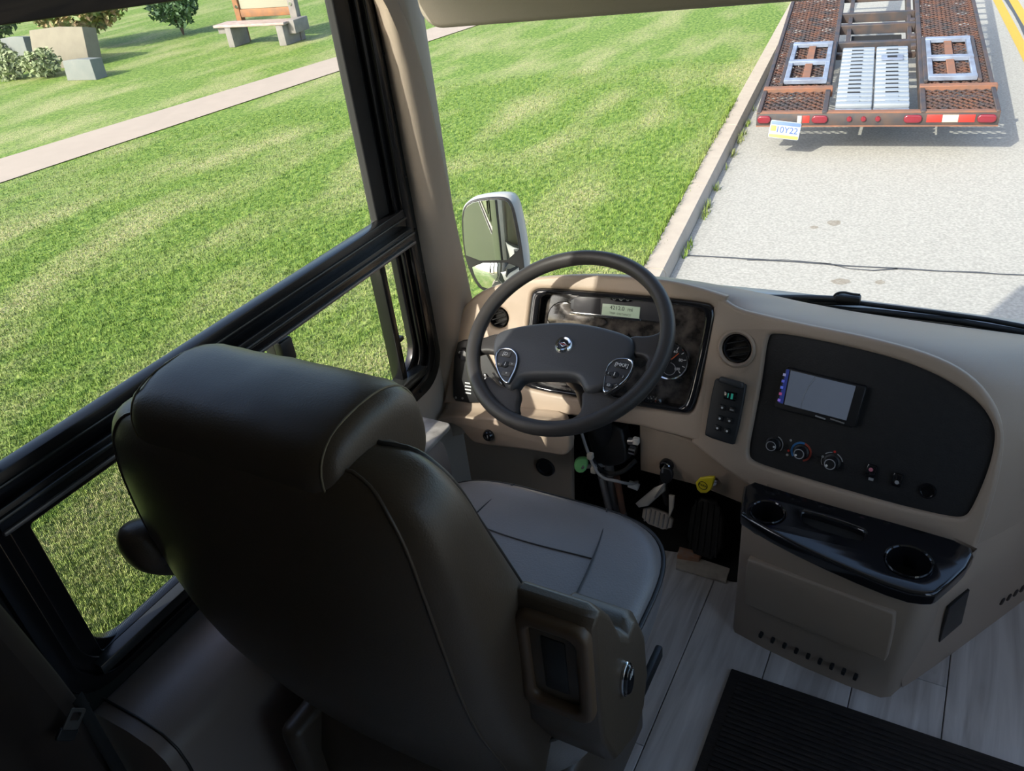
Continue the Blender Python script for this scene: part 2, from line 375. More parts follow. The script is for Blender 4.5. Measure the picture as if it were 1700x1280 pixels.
rows = []
for k in range(-6, 26):
    t = k * 1.6
    bend = .012 * max(0, t - 6) ** 1.6
    rows.append([wa + d1 * t - V((bend * .0, 0, 0)) + V((0, 0, .012)), wc + d2 * t + V((0, 0, .012))])
walk = grid_mesh('sidewalk', rows, WALKC, angle=30); walk['kind'] = 'structure'

# leaves
LEAF = {'dark': mat('dark_shrub_leaf', (0.035, 0.085, 0.035), 0.6, var=(6, (0.10, 0.17, 0.07), 0.2)),
        'mix': mat('mixed_shrub_leaf', (0.11, 0.19, 0.045), 0.6, var=(5, (0.34, 0.22, 0.11), 0.12)),
        'pale': mat('pale_flower_leaf', (0.16, 0.21, 0.08), 0.7, var=(9, (0.26, 0.29, 0.16), 0.2))}
TWIG = mat('brown_twig', (0.08, 0.055, 0.035), 0.8)
def shrub(label, base, rx_, ry_, h, n, kind, leaf=.09, group=None, seed=1, low=.1):
    r = random.Random(seed); root = thing('shrub', label, 'shrub', base, group)
    vs, fs = [], []
    for i in range(n):
        a, ct = r.uniform(0, 6.283), r.uniform(-1, 1); rr = r.random() ** .4; st = math.sqrt(1 - ct * ct)
        lump = 1 + .28 * mnoise.noise(V((math.cos(a) * st * 2 + seed, math.sin(a) * st * 2, ct * 2)))
        p = V(base) + V((rx_ * rr * st * math.cos(a) * lump, ry_ * rr * st * math.sin(a) * lump, h * (low + (1 - low) * (.5 + .5 * ct * rr * lump))))
        n1 = V((r.gauss(0, 1), r.gauss(0, 1), r.gauss(0, 1))).normalized(); n2 = n1.orthogonal().normalized(); l = leaf * r.uniform(.6, 1.3); k = len(vs)
        vs += [p - n1 * l, p + n2 * l * .45, p + n1 * l, p - n2 * l * .45]; fs.append((k, k + 1, k + 2, k + 3))
    me = bpy.data.meshes.new('foliage'); me.from_pydata([tuple(v) for v in vs], [], fs); tag(link('foliage', me, LEAF[kind], root, False), kind='stuff')
    for i in range(6):
        a = i * 1.05; tip = V(base) + V((math.cos(a) * rx_ * .5, math.sin(a) * ry_ * .5, h * .7))
        tube('stem', [V(base), V(base) + (tip - V(base)) * .5 + V((0, 0, h * .1)), tip], .02, TWIG, root, seg=1)
    return root
pb = onz(305, 58, GL); shrub('dark green upright shrub standing alone on the grass left of the wooden notice board', pb, .62, .62, 1.7, 2600, 'dark', .075, seed=4)
ph = onz(118, 95, GL); shrub('red-tinged green hedge shrub growing behind the pale stone slab', ph + V((-.3, .75, 0)), 1.35, .8, 1.55, 3200, 'mix', .10, seed=9, low=.25)
pd_ = onz(22, 100, GL); shrub('dark evergreen shrub beside the hedge, under the walnut valance at the left edge', pd_ + V((-1.5, .5, 0)), .85, .8, 1.45, 2600, 'dark', .085, seed=12, low=.25)
# pale slabs in front of the shrubs
STONE = mat('pale_stone', (0.21, 0.19, 0.14), 0.9, var=(5, (0.18, 0.16, 0.12), 0.2)); STONE2 = mat('grey_stone', (0.15, 0.165, 0.155), 0.9, var=(5, (0.18, 0.19, 0.175), 0.2))
vdir = (pb - EYE); vdir.z = 0; vdir.normalize()
def slab(label, x0, x1, yb, ht, dep, m, lean):
    a, b = onz(x0, yb, GL), onz(x1, yb - (x1 - x0) * .02, GL); u = (b - a).normalized(); pl = Plane.axes(a, u, V((0, 0, 1)) * math.cos(lean) + V((-u.y, u.x, 0)) * math.sin(lean))
    wdt = (b - a).length; r = random.Random(int(x0))
    o = flat('stone_slab', pl, [(0, 0), (wdt, 0), (wdt * .97, ht), (wdt * .55, ht * 1.03), (wdt * .02, ht * .97)], m, None, thick=dep, bevel=.012, off=0)
    return tag(o, label, 'stone')
slab('wide pale tan stone slab set upright in front of the hedge', 58, 150, 114, .80, .35, STONE, .25)
slab('smaller grey stone slab beside the dark evergreen shrub', 12, 52, 110, .60, .3, STONE2, .15)
slab('low pale grey stone block at the front right of the planting', 112, 160, 134, .38, .3, STONE2, .1)
for i, (x, y, s, lb) in enumerate(((20, 132, .55, 'pale flowering clump in front of the smaller grey stone'), (78, 128, .62, 'pale flowering clump in front of the wide tan stone'), (4, 112, .5, 'pale green clump at the left end of the stone slabs'))):
    shrub(lb, onz(x, y, GL), s * .75, s * .55, .55, 900, 'pale', .06, 'pale flowers by the stones', 30 + i, .0)
# notice board with bench
TIMB = mat('weathered_timber', (0.27, 0.19, 0.16), 0.8, var=(6, (0.40, 0.34, 0.32), 0.2), stretch=(1, 6, 6))
TIMB2 = mat('brown_timber', (0.30, 0.13, 0.045), 0.7, var=(6, (0.17, 0.09, 0.05), 0.2)); BOARD = mat('cream_board', (0.30, 0.29, 0.22), 0.7)
GTIMB = mat('grey_timber', (0.17, 0.155, 0.15), 0.85, var=(6, (0.24, 0.22, 0.2), 0.2))
nl, nr = onz(388, 77, GL), onz(478, 74, GL); nu = (nr - nl).normalized(); nw = (nr - nl).length
NB = Plane.axes(nl, nu, (0, 0, 1))           # n points to the vehicle
nb = thing('notice_board', 'wooden notice board with cream panel and attached bench on the far lawn', 'notice board', nl + nu * nw / 2)
def nbx(nm, a0, a1, z0, z1, d0, d1, m): box_m = pbox(nm, NB, (a0 + a1) / 2, (z0 + z1) / 2, d0, (a1 - a0, z1 - z0, d1 - d0), m, nb, .012); return box_m
for k in range(3): nbx('bench_plank', -.30, nw + .12, .40, .455, -.02 - .17 * k, .14 - .17 * k, TIMB)
nbx('bench_support', -.02, .14, 0, .40, -.40, .12, GTIMB); nbx('bench_support', nw - .12, nw + .06, 0, .40, -.40, .12, GTIMB)
nbx('bench_bracket', -.26, -.02, .27, .40, -.30, .06, GTIMB); nbx('bench_bracket', nw + .06, nw + .24, .2, .46, -.55, -.05, GTIMB)
nbx('post', -.10, .04, 0, 2.2, -.56, -.42, TIMB2); nbx('post', nw - .10, nw + .08, 0, 2.2, -.56, -.42, GTIMB)
nbx('frame_rail', -.02, nw - .08, .50, .66, -.55, -.44, TIMB2); nbx('panel', .04, nw - .10, .66, 1.9, -.52, -.47, BOARD); nbx('frame_rail', -.02, nw, 1.9, 2.06, -.55, -.43, TIMB2)
nbx('roof_board', -.4, nw + .4, 2.2, 2.26, -1.0, .15, GTIMB)
for a in (.0, nw - .02): lathe('bolt', [(.0, .02), (.035, .02), (.035, 0)], NB.off(-.42), a, .72, CHROME, nb, 10)

# ------------------------------------------------------------------ trailer
tc_ = V((-0.932, 8.703, G)); TY = math.radians(7.8)
TR = V((math.cos(TY), math.sin(TY), 0)); TFh = V((-math.sin(TY), math.cos(TY), 0)); TA = math.radians(6)
TF = TFh * math.cos(TA) + V((0, 0, 1)) * math.sin(TA)
DK = Plane.axes(tc_ + V((0, 0, .45)), TR, TF)          # deck plane: u right, v ahead, n up
BP = Plane.axes(tc_ + V((0, 0, .33)), TR, (0, 0, 1))   # rear face: u right, v up, n back
tr = thing('car_trailer', 'rusty two-track car-hauling trailer parked ahead on the road', 'trailer', tc_)
def tb(nm, u0, u1, v0, v1, z0, z1, m, bev=.006): return pbox(nm, DK, (u0 + u1) / 2, (v0 + v1) / 2, z0, (u1 - u0, v1 - v0, z1 - z0), m, tr, bev, 1)
WT = 1.097; LEN = 7.5
def mesh_deck(u0, u1, v0, v1):
    vs, fs = [], []; cw, ch, hw = .085, .042, .0050                  # diamond cell, strand half width
    def strand(p, q, z):
        d = (q - p).normalized(); s = V((-d.y, d.x)) * hw; k = len(vs)
        for c in (p - s, p + s, q + s, q - s):
            vs.append(DK.pt(c.x, c.y, z))
        for c in (p - s, p + s, q + s, q - s): vs.append(DK.pt(c.x, c.y, z - .010))
        fs.extend([(k, k + 1, k + 2, k + 3), (k + 7, k + 6, k + 5, k + 4), (k, k + 4, k + 5, k + 1), (k + 2, k + 6, k + 7, k + 3), (k + 1, k + 5, k + 6, k + 2), (k + 3, k + 7, k + 4, k)])
    nv = int((v1 - v0) / ch); nu_ = int((u1 - u0) / cw)
    cw = (u1 - u0) / nu_; ch = (v1 - v0) / nv
    for j in range(nv):
        for i in range(nu_):
            a, b = u0 + i * cw, v0 + j * ch
            if j % 2: a += 0
            lo, hi = V((a, b)), V((a + cw, b)); mid = V((a + cw / 2, b + ch)) if j % 2 == 0 else V((a + cw / 2, b))
            if j % 2 == 0: strand(lo, mid, 0.0); strand(mid, hi, 0.0)
            else: strand(V((a, b + ch)), V((a + cw / 2, b)), 0.0); strand(V((a + cw / 2, b)), V((a + cw, b + ch)), 0.0)
    me = bpy.data.meshes.new('mesh_deck'); me.from_pydata([tuple(v) for v in vs], [], fs); o = link('mesh_deck', me, RUST, tr, False); o['kind'] = 'stuff'
for u0, u1 in ((-WT + .03, -.45), (.45, WT - .03)):
    mesh_deck(u0, u1, .03, .60); mesh_deck(u0, u1, .68, 5.2)
    tb('deck_bar', u0 - .03, u1 + .05, .60, .68, -.06, .035, RUST2)
    for v in (.2, .4) + tuple(.9 + .42 * k for k in range(15)): tb('cross_member', u0, u1, v, v + .05, -.09, -.012, DSTEEL)
    for k in range(4): tb('deck_stringer', u0 + .05 + k * .165, u0 + .09 + k * .165, .68, 5.2, -.05, -.011, RUST)
for u0, u1 in ((-WT, -WT + .04), (-.47, -.42), (.42, .47), (WT - .04, WT)): tb('side_rail', u0, u1, 0, LEN, -.11, .02, DSTEEL)
for v in (2.10, 2.75, 3.22, 4.1): tb('centre_member', -.42, .42, v, v + .07, -.10, .01, DSTEEL)
for u in (-.34, .33): tb('centre_rail', u, u + .05, 2.1, LEN, -.14, -.02, DSTEEL)
tb('toolbox_lid', -.28, .28, 2.45, 2.7, -.16, -.10, BLACKM)
for v in (1.95, 2.3, 2.9): tb('brace', .36, .42, v, v + .10, -.05, .0, DSTEEL)
# loose ramp frames on the decks
for u0, u1, dv in ((-.91, -.47, 0), (.50, .95, .02)):
    rf = [tb('tmp', u0, u1, .78 + dv, .86 + dv, .012, .06, BSTEEL), tb('tmp', u0, u1, 1.36 + dv, 1.44 + dv, .012, .06, BSTEEL), tb('tmp', u0, u1, 1.96 + dv, 2.04 + dv, .012, .06, BSTEEL),
          tb('tmp', u0, u0 + .05, .86 + dv, 1.96 + dv, .012, .05, BSTEEL), tb('tmp', u1 - .05, u1, .86 + dv, 1.96 + dv, .012, .05, BSTEEL)]
    for o, nm in zip(rf, ('ramp_rung', 'ramp_rung', 'ramp_rung', 'ramp_rail', 'ramp_rail')): o.name = nm; o.data.name = nm
    tb('ramp_spine', (u0 + u1) / 2 - .04, (u0 + u1) / 2 + .04, .86 + dv, 1.96 + dv, .012, .035, RUST2)
    tb('ramp_rail', u0 - .04, u0, .74 + dv, 2.10 + dv, .005, .04, DSTEEL); tb('ramp_rail', u1, u1 + .04, .74 + dv, 2.10 + dv, .005, .04, DSTEEL)
# two white ribbed loading ramps lying in the middle
for q, (u0, u1) in enumerate(((-.355, -.015), (.0, .325))):
    lr = thing('loading_ramp', ('left' if q == 0 else 'right') + ' one of two white ribbed aluminium ramps lying between the trailer tracks', 'ramp', DK.pt((u0 + u1) / 2, 1, .0), 'aluminium loading ramps')
    n = 15; st = (1.88 - .13) / n
    for k in range(n):
        pbox('rib', DK, (u0 + u1) / 2, .13 + st * (k + .5), -.015, (u1 - u0, st * .66, .05), ALU, lr, .014, 2)
        if k % 1 == 0: pbox('slot', DK, (u0 + u1) / 2 + (-.01 if q == 0 else 0), .13 + st * (k + 1), -.004, (.12, st * .25, .036), BLACKM if k > 1 else ALU, lr, 0)
    pbox('base_plate', DK, (u0 + u1) / 2, 1.0, -.045, (u1 - u0, 1.75, .03), BSTEEL, lr, .004)  # darker than the ribs, shade in the gaps put into the colour
    if q == 1:
        pbox('handle_plate', DK, (u0 + u1) / 2, 1.47, .035, (.22, .16, .008), BSTEEL, lr, .003); pbox('handle_hole', DK, (u0 + u1) / 2, 1.49, .0415, (.10, .06, .004), BLACKM, lr, 0)
tb('ramp_cradle', -.42, .42, .02, .10, -.10, -.05, DSTEEL); tb('ramp_cradle', -.42, .42, 1.9, 1.96, -.12, -.06, DSTEEL)
# tail beam and lamps
pbox('tail_beam', BP, 0, .06, -.10, (2 * WT, .12, .10), DSTEEL, tr, .006); pbox('tail_lip', BP, 0, .125, -.09, (2 * WT, .012, .09), RUST2, tr, .003)
pbox('tail_lip', BP, 0, -.004, -.04, (2 * WT, .012, .045), RUST2, tr, .003)
def lamp(u0, u1): flat('tail_lamp', BP, rrect(u0, .03, u1, .105, .034), REDL, tr, thick=.03, bevel=.012, off=.028)
lamp(-1.085, -.955); lamp(-.56, -.41); lamp(.28, .44); lamp(.91, 1.07)
SILV = mat('silver_tape', (.42, .39, .33), .4)
for u0, u1, m_ in ((-.70, -.655, SILV), (-.65, -.58, REDT), (.48, .615, REDT), (.615, .755, SILV), (.755, .895, REDT)):
    pbox('reflective_tape', BP, (u0 + u1) / 2, .066, 0, (u1 - u0 - .004, .07, .004), m_, tr, .001)
for u in (-.21, -.08, .05):
    lathe('marker_lamp', [(0, .022), (.022, .018), (.026, 0)], BP, u, .066, REDL, tr, 14)
PL_ = Plane.axes(BP.pt(-.81, -.035, .03), (TR * .985 + V((0, 0, -.12))), (V((0, 0, 1)) + TFh * .25 + TR * .12))
PL_ = Plane.axes(PL_.P0, PL_.u, PL_.v - PL_.u * PL_.u.dot(PL_.v))
lp = flat('license_plate', PL_, rrect(-.15, -.085, .15, .085, .015), mat('plate_white_blue', (.28, .33, .43), .4), tr, thick=.004, bevel=.001)
flat('plate_band', PL_, rrect(-.145, .045, .145, .08, .008), mat('plate_blue', (.10, .16, .36), .4), lp, thick=.002, bevel=.0003, off=.002)
flat('plate_band', PL_, rrect(-.145, -.08, .145, -.048, .008), mat('plate_yellow', (.50, .42, .08), .4), lp, thick=.002, bevel=.0003, off=.002)
flat('plate_sticker', PL_, rrect(-.14, -.02, -.085, .035, .006), mat('plate_yellow', (.50, .42, .08), .4), lp, thick=.002, bevel=.0003, off=.002)
text('plate_number', '10Y22', PL_, .02, -.002, .085, mat('plate_ink', (.05, .09, .25), .5), lp, .003)
# running gear under the deck
for s in (-1, 1):
    for v in (3.6, 4.5):
        c = DK.pt(s * .80, v, 0); c.z = G + .36; WP = Plane.axes(c, TFh, (0, 0, 1))
        tube('axle', [c - TR * .2 * s, c - TR * 1.0 * s], .04, DSTEEL, tr) if s > 0 else None
        lathe('tyre', [(.20, -.10), (.34, -.10), (.36, -.06), (.36, .06), (.34, .10), (.20, .10), (.19, 0), (.20, -.10)], WP, 0, 0, RUBBER, tr, 28)
        lathe('wheel_disc', [(.0, .03), (.19, .05), (.2, .0), (.19, -.05), (0, -.03)], WP, 0, 0, STEEL, tr, 24)
pbox('cross_brace', BP, 0, -.05, -.4, (1.9, .05, .05), DSTEEL, tr, .004)

# ================================================================== VEHICLE SHELL
XW = -1.15
EXT = mat('exterior_paint', (0.045, 0.042, 0.04), 0.3)
LW = Plane.axes((XW, 0, 0), (0, 1, 0), (0, 0, 1))        # left wall: u = y, v = z, n = into the cabin
WIN_O = rrect(.305, .505, 1.492, 1.86, .09, 8)           # outer edge of the window flange
WIN_I = rrect(.42, .59, 1.405, 1.80, .065, 8)
wl = flat('wall_left', LW, [(-3.2, -.9), (1.66, -.9), (1.66, 2.06), (-3.2, 2.06)], WALLM, None, [rrect(.33, .53, 1.47, 1.835, .08, 8)], .02, .001, 0); wl['kind'] = 'structure'
flat('outer_skin', LW, [(-3.2, -1.0), (1.66, -1.0), (1.66, 2.1), (-3.2, 2.1)], EXT, wl, [rrect(.33, .53, 1.47, 1.835, .08, 8)], .006, .001, -.022)
RW = Plane.axes((1.15, 0, 0), (0, -1, 0), (0, 0, 1))
wr = flat('wall_right', RW, [(-1.66, -.9), (3.2, -.9), (3.2, 2.06), (-1.66, 2.06)], WALLM, None, [rrect(-1.47, .62, -.62, 1.80, .08, 8), rrect(-.52, .25, .18, 1.85, .08, 8)], .03, .001, 0); wr['kind'] = 'structure'
for nm, u0, v0, u1, v1 in (('window_3', -1.47, .62, -.62, 1.80), ('door_1', -.52, .25, .18, 1.85)):
    w3 = thing(nm, None, None, RW.pt((u0 + u1) / 2, v0), kind='structure')
    flat('frame_ring', RW, rrect(u0 - .03, v0 - .03, u1 + .03, v1 + .03, .09, 6), FRAME, w3, [rrect(u0 + .02, v0 + .02, u1 - .02, v1 - .02, .06, 6)], .03, .004, .012)
    quad('glass_pane', [RW.pt(u0, v0, -.01), RW.pt(u1, v0, -.01), RW.pt(u1, v1, -.01), RW.pt(u0, v1, -.01)], GLASS1, w3)
box('wall_back', (0, -3.2, .6), (2.34, .03, 3.0), mat('brown_rear_wall', (.10, .075, .055), .7), None, 0)['kind'] = 'structure'
box('ceiling', (0, -.72, 2.08), (2.34, 4.8, .03), mat('ceiling_board', (.46, .43, .39), .8), None, 0)['kind'] = 'structure'

def yglass(x, z): 
    q = min(1, abs(x / 1.16)); return 1.62 + .36 * math.sqrt(max(0, 1 - q ** 3.5)) - (z - .6) * .12
XS = [-1.16 + .001, -1.155, -1.14, -1.11, -1.05, -.95, -.8, -.6, -.4, -.2, 0, .2, .4, .6, .8, .95, 1.05, 1.11, 1.14, 1.155, 1.159]
wf = grid_mesh('wall_front', [[V((x, yglass(x, .6) + .01, z)) for x in XS] for z in (-.9, -.4, 0, .3, .59)], mat('front_cap', (.05, .045, .04), .6)); wf['kind'] = 'structure'
grid_mesh('header', [[V((x, yglass(x, z) + .01, z)) for x in XS] for z in (1.80, 1.9, 2.0, 2.1)], mat('ceiling_board', (.46, .43, .39), .8), wf)
gw = grid_mesh('window_2', [[V((x, yglass(x, z) + .012, z)) for x in XS] for z in (.59, .9, 1.2, 1.5, 1.81)], GLASS2); gw['kind'] = 'structure'
grid_mesh('cowl', [[V((x, yglass(x, .6) + d, z)) for x in XS] for d, z in ((.02, .585), (.05, .592), (.12, .57), (.20, .50), (.22, .2), (.22, -.9))], mat('cowl_paint', (.42, .38, .33), .35), wf)

# floor and planks
fl = box('floor', (0, -.75, -.03), (2.30, 4.9, .03), mat('floor_gap', (.06, .055, .05), .7), None, 0); fl['kind'] = 'structure'
pm = None; PWD = .187
for i in range(-6, 7):
    xc = .163 + PWD * (i + .5) - PWD
    if abs(xc) > 1.09: continue
    off_ = (.0, .47, .81, .23, .66)[i % 5]
    for j in range(-3, 4):
        y0 = 1.402 + off_ - 1.22 * j - 1.22
        if y0 > 1.75 or y0 + 1.22 < -2.9: continue
        if pm is None: pm = box('plank', (0, 0, 0), (PWD - .0022, 1.2180, .015), None, bev=.0012, seg=1, mesh_only=True); pm.materials.append(FLOORW)
        ln = 1.218
        o = bpy.data.objects.new('plank', pm); COL.objects.link(o); o.parent = fl; o.location = (xc, y0 + .61, -.0075)
        if y0 + ln > 1.9: o.scale.y = (1.9 - y0) / ln; o.location.y = (y0 + 1.9) / 2
flat('toe_sheet', Plane.axes((0, 0, 0), (1, 0, 0), (0, 1, 0)), [(-1.13, 1.25), (-.93, 1.25), (-.93, 1.50), (-.52, 1.575), (-.36, 1.525), (-.34, 1.53), (-.34, 1.86), (-1.13, 1.86)], BLACKM, fl, thick=.004, bevel=.001, off=.005)  # flat black sheet over the planks, standing in for the recessed pedal well
RIBM = mat('black_ribbed_mat', (0.016, 0.013, 0.012), 0.75, var=(30, (0.045, 0.035, 0.03), 0.2), stretch=(1, 12, 1), bump=(200, .6))
MATX0, MATX1, MATY0, MATY1 = -.281, .62, .66, 1.258
dm = thing('floor_mat', 'black ribbed rubber mat lying on the grey plank floor', 'floor mat', (.1, 1.0, 0))
box('mat_base', ((MATX0 + MATX1) / 2, (MATY0 + MATY1) / 2, .004), (MATX1 - MATX0, MATY1 - MATY0, .007), RIBM, dm, .003)
rb = []
for k in range(44):
    y = MATY0 + .025 + k * (MATY1 - MATY0 - .05) / 43
    rb.append(box('t', ((MATX0 + MATX1) / 2, y, .0085), (MATX1 - MATX0 - .045, .007, .004), None, bev=.0015, seg=1, mesh_only=True))
tag(join_bm('ribs', rb, RIBM, dm), kind='stuff')

# A pillar
def pil(z):
    s = -.10 * (z - .73) - min(.12, 1.2 * max(0, z - 1.25) ** 2)
    return [V((-1.149, 1.487 + s * .05, z)), V((-1.128, 1.492 + s * .3, z)), V((-1.105, 1.52 + s * .6, z)), V((-1.095, 1.56 + s, z)), V((-1.098, 1.60 + s, z)), V((-1.112, 1.625 + s, z)), V((-1.14, 1.64 + s, z)), V((-1.157, 1.64 + s, z)), V((-1.157, 1.5 + s * .05, z))]
ap = grid_mesh('trim_1', [pil(z) for z in (.30, .5, .73, 1.0, 1.2, 1.3, 1.36, 1.42, 1.5, 1.6, 1.9, 2.06)], PILLAR, None, closed=True, caps=True, angle=60); ap['kind'] = 'structure'
def pilr(z): return [V((-p.x, p.y, p.z)) for p in pil(z)]
ap2 = grid_mesh('trim_2', [pilr(z) for z in (.30, .73, 1.3, 2.06)], PILLAR, None, closed=True, caps=True, angle=60); ap2['kind'] = 'structure'

# side window
win = thing('window_1', None, None, (XW, .9, .5), kind='structure')
flat('frame_flange', LW, WIN_O, FLANGE, win, [rrect(.345, .545, 1.457, 1.82, .08, 8)], .008, .002, .008)
flat('frame_ring', LW, rrect(.338, .54, 1.462, 1.826, .08, 8), FRAME, win, [rrect(.372, .555, 1.435, 1.81, .075, 8)], .028, .004, .018)
flat('frame_ring', LW, rrect(.36, .55, 1.440, 1.815, .075, 8), FRAME, win, [rrect(.395, .572, 1.418, 1.80, .07, 8)], .028, .004, .006)
flat('frame_ring', LW, rrect(.39, .565, 1.424, 1.805, .07, 8), FRAME, win, [WIN_I], .022, .004, -.006)
flat('frame_gasket', LW, rrect(.40, .955, 1.41, 1.81, .02, 4), RUBBER, win, [rrect(.425, .985, 1.362, 1.79, .012, 4)], .022, .004, -.004)
# lower rear screen surround
flat('screen_surround', LW, [(.385, .560), (.93, .560), (.93, .955), (.385, .955)], FRAME, win, [rrect(.424, .594, .905, .885, .006, 3)], .02, .003, .002)
pbox('sill_track', LW, .90, .582, -.02, (1.0, .022, .045), FLANGE, win, .003)
# rail across
for (z0, z1, d, m_) in ((.952, .997, .018, FRAME), (.916, .956, .034, FRAME), (.938, .946, .040, FLANGE), (.974, .980, .022, FLANGE)):
    pbox('window_rail', LW, .905, (z0 + z1) / 2, -.012, (1.06, z1 - z0, d + .012), m_, win, .003)
pbox('rail_edge', LW, .905, .919, .028, (1.06, .008, .010), mat('pale_rail_edge', (.16, .145, .14), .35, metal=.4), win, .003)  # thin paler metallic strip along the rail's lower edge
pbox('slider_stile', LW, 1.332, .742, -.028, (.020, .315, .036), FRAME, win, .003)
pbox('slider_stile', LW, .985, .742, -.028, (.030, .32, .03), FRAME, win, .003)
pbox('slider_latch', LW, .985, .875, .0, (.034, .05, .022), BLACK, win, .004); pbox('slider_pull', LW, 1.352, .69, -.02, (.03, .012, .02), BLACK, win, .003)
def pane(nm, u0, v0, u1, v1, o): quad(nm, [LW.pt(u0, v0, o), LW.pt(u1, v0, o), LW.pt(u1, v1, o), LW.pt(u0, v1, o)], GLASS1, win)
pane('glass_pane', .41, .96, 1.40, 1.81, -.02); pane('glass_pane', .98, .57, 1.345, .93, -.028)
for y, z in ((1.474, .68), (1.474, .82), (1.474, .93), (1.474, 1.06), (1.474, 1.20), (1.474, 1.33), (1.474, 1.50), (1.474, 1.7), (1.38, .524), (.32, .70), (.32, .95), (.36, .535)):
    lathe('screw', [(0, .0035), (.0035, .003), (.0042, 0)], LW, y, z, BLACKM, win, 10, .008)
# fine insect screen, as thin wires
vs, fs = [], []
def wire(a, b):
    k = len(vs); d = (b - a).normalized(); s = d.cross(V((1, 0, 0))) * .00022
    vs.extend([a - s, a + s, b + s, b - s]); fs.append((k, k + 1, k + 2, k + 3))
for k in range(1, 160): y = .424 + k * .003; wire(V((XW - .012, y, .594)), V((XW - .012, y, .885)))
for k in range(1, 97): z = .594 + k * .003; wire(V((XW - .0125, .424, z)), V((XW - .0125, .905, z)))
me = bpy.data.meshes.new('insect_screen'); me.from_pydata([tuple(v) for v in vs], [], fs); link('insect_screen', me, BLACKM, win, False)['kind'] = 'stuff'

# valance above the window
vb = [onx(0, 43, -1.02), onx(306, 0, -1.02)]
VP = Plane.axes((-1.02, vb[0].y, vb[0].z), vb[1] - vb[0], (0, 0, 1)); VP = Plane.axes(VP.P0, VP.u, VP.v - VP.u * VP.u.dot(VP.v))
val = thing('window_valance', 'dark walnut window valance at the top of the side window', 'valance', (-1.05, .9, 1.55))
pbox('front_board', VP, .27, .16, -.02, (1.04, .32, .02), VALW, val, .003); pbox('top_board', VP, .27, .31, -.128, (1.04, .02, .108), VALW, val, .003)
pbox('end_board', VP, -.24, .16, -.128, (.02, .30, .108), VALW, val, .002); pbox('end_board', VP, .78, .16, -.128, (.02, .30, .108), VALW, val, .002)
for zz in (.04, .10, .17, .24): pbox('moulding', VP, .27, zz, 0, (1.04, .012, .005), VALW, val, .002)

# sun visor at the windscreen
vz0, vz1 = ony(700, 48, 1.46), ony(1330, 0, 1.46)
SV = Plane.axes(vz0, vz1 - vz0, (0, 0, 1)); SV = Plane.axes(SV.P0, SV.u, SV.v - SV.u * SV.u.dot(SV.v) + V((0, -.10, 0)))
svt = thing('sun_visor', 'wide taupe padded sun visor hanging at the top of the windscreen', 'sun visor', SV.pt(.5, .2))
flat('visor_panel', SV, rrect(.012, 0, 1.10, .50, .045, 8), mat('visor_vinyl', (.38, .33, .27), .6, bump=(400, .3)), svt, thick=.03, bevel=.012, off=.015, res=4)
for a in (.15, .95): tube('visor_arm', [SV.pt(a, .48, 0), SV.pt(a, .52, -.01), SV.pt(a, .66, -.03)], .007, BLACK, svt)

# wooden side panel behind the window, and the belt
WPN = mat('dark_brown_cloth', (0.020, 0.013, 0.010), 0.8, var=(8, (0.035, 0.022, 0.015), .2))
e0, e1 = onx(0, 1000, -1.08), onx(128, 1146, -1.08)
cu = thing('privacy_curtain', 'dark brown folded privacy curtain hanging behind the side window', 'curtain', (-1.08, 0, .1))
rows = []
for z in (0.02, .2, .4, .56, .8, 1.1, 1.5, 1.95):
    yb = e1.y + (z - e1.z) * (e0.y - e1.y) / (e0.z - e1.z) if z > e1.z else e1.y
    rows.append([V((-1.085 + .028 * math.sin(k * 1.25) + .004 * math.sin(z * 9 + k), yb - k * .032, z)) for k in range(30)])
grid_mesh('curtain_cloth', rows, WPN, cu, thick=.004, sub=1)
tube('curtain_track', [V((-1.085, .3, 1.97)), V((-1.085, -.75, 1.97))], .012, BLACK, cu)
bt = thing('seat_belt', 'black seat belt with metal latch plate hanging by the curtain', 'seat belt', (-1.04, .27, .3))
ba, bb_ = onx(178, 1120, -1.05), onx(262, 1290, -1.05)
def strip(nm, pts, hw, m, parent, dirv):
    grid_mesh(nm, [[p - dirv * hw, p + dirv * hw] for p in pts], m, parent, thick=.002)
strip('belt_webbing', [onx(128, 1158, -1.05), onx(165, 1225, -1.05), onx(215, 1310, -1.045)], .010, BLACKM, bt, V((0, .96, .28)))
TP = Plane.axes(onx(124, 1195, -1.035), (0, .80, .60), (0, -.60, .80))
flat('latch_plate', TP, rrect(-.017, -.014, .017, .014, .005), mat('dull_latch', (.10, .095, .09), .5, metal=.5), bt, [rrect(-.002, -.008, .011, .008, .003)], .003, .001)
flat('belt_loop', TP, rrect(-.032, -.017, -.013, .017, .004), BLACK, bt, thick=.006, bevel=.002)

# padded side console below the window
LITBROWN = mat('lit_brown_leather', (0.24, 0.19, 0.165), 0.38, bump=(420, .15))  # leather raised paler, window light on the console put into the colour
sc1 = thing('side_console', 'brown leather padded side console below the side window', 'console', (-1.06, .7, 0))
def scring(y, top):
    pr = [(-1.148, .0), (-1.148, top - .005), (-1.125, top + .002), (-1.05, top), (-1.0, top - .012), (-.978, top - .035), (-.97, top - .07), (-.972, top - .2), (-.975, .02), (-.975, 0)]
    return [V((x, y, z)) for x, z in pr]
grid_mesh('console_body', [scring(y, .515) for y in (.36, .375, .5, .7, .85)], LITBROWN, sc1, closed=True, caps=True, angle=45)
grid_mesh('console_front', [[V((p.x + .045 if p.x > -1.1 else p.x, p.y, min(p.z * 1.16, .60))) for p in scring(y, .515)] for y in (.86, .9, 1.1, 1.17)], LITBROWN, sc1, closed=True, caps=True, angle=45)
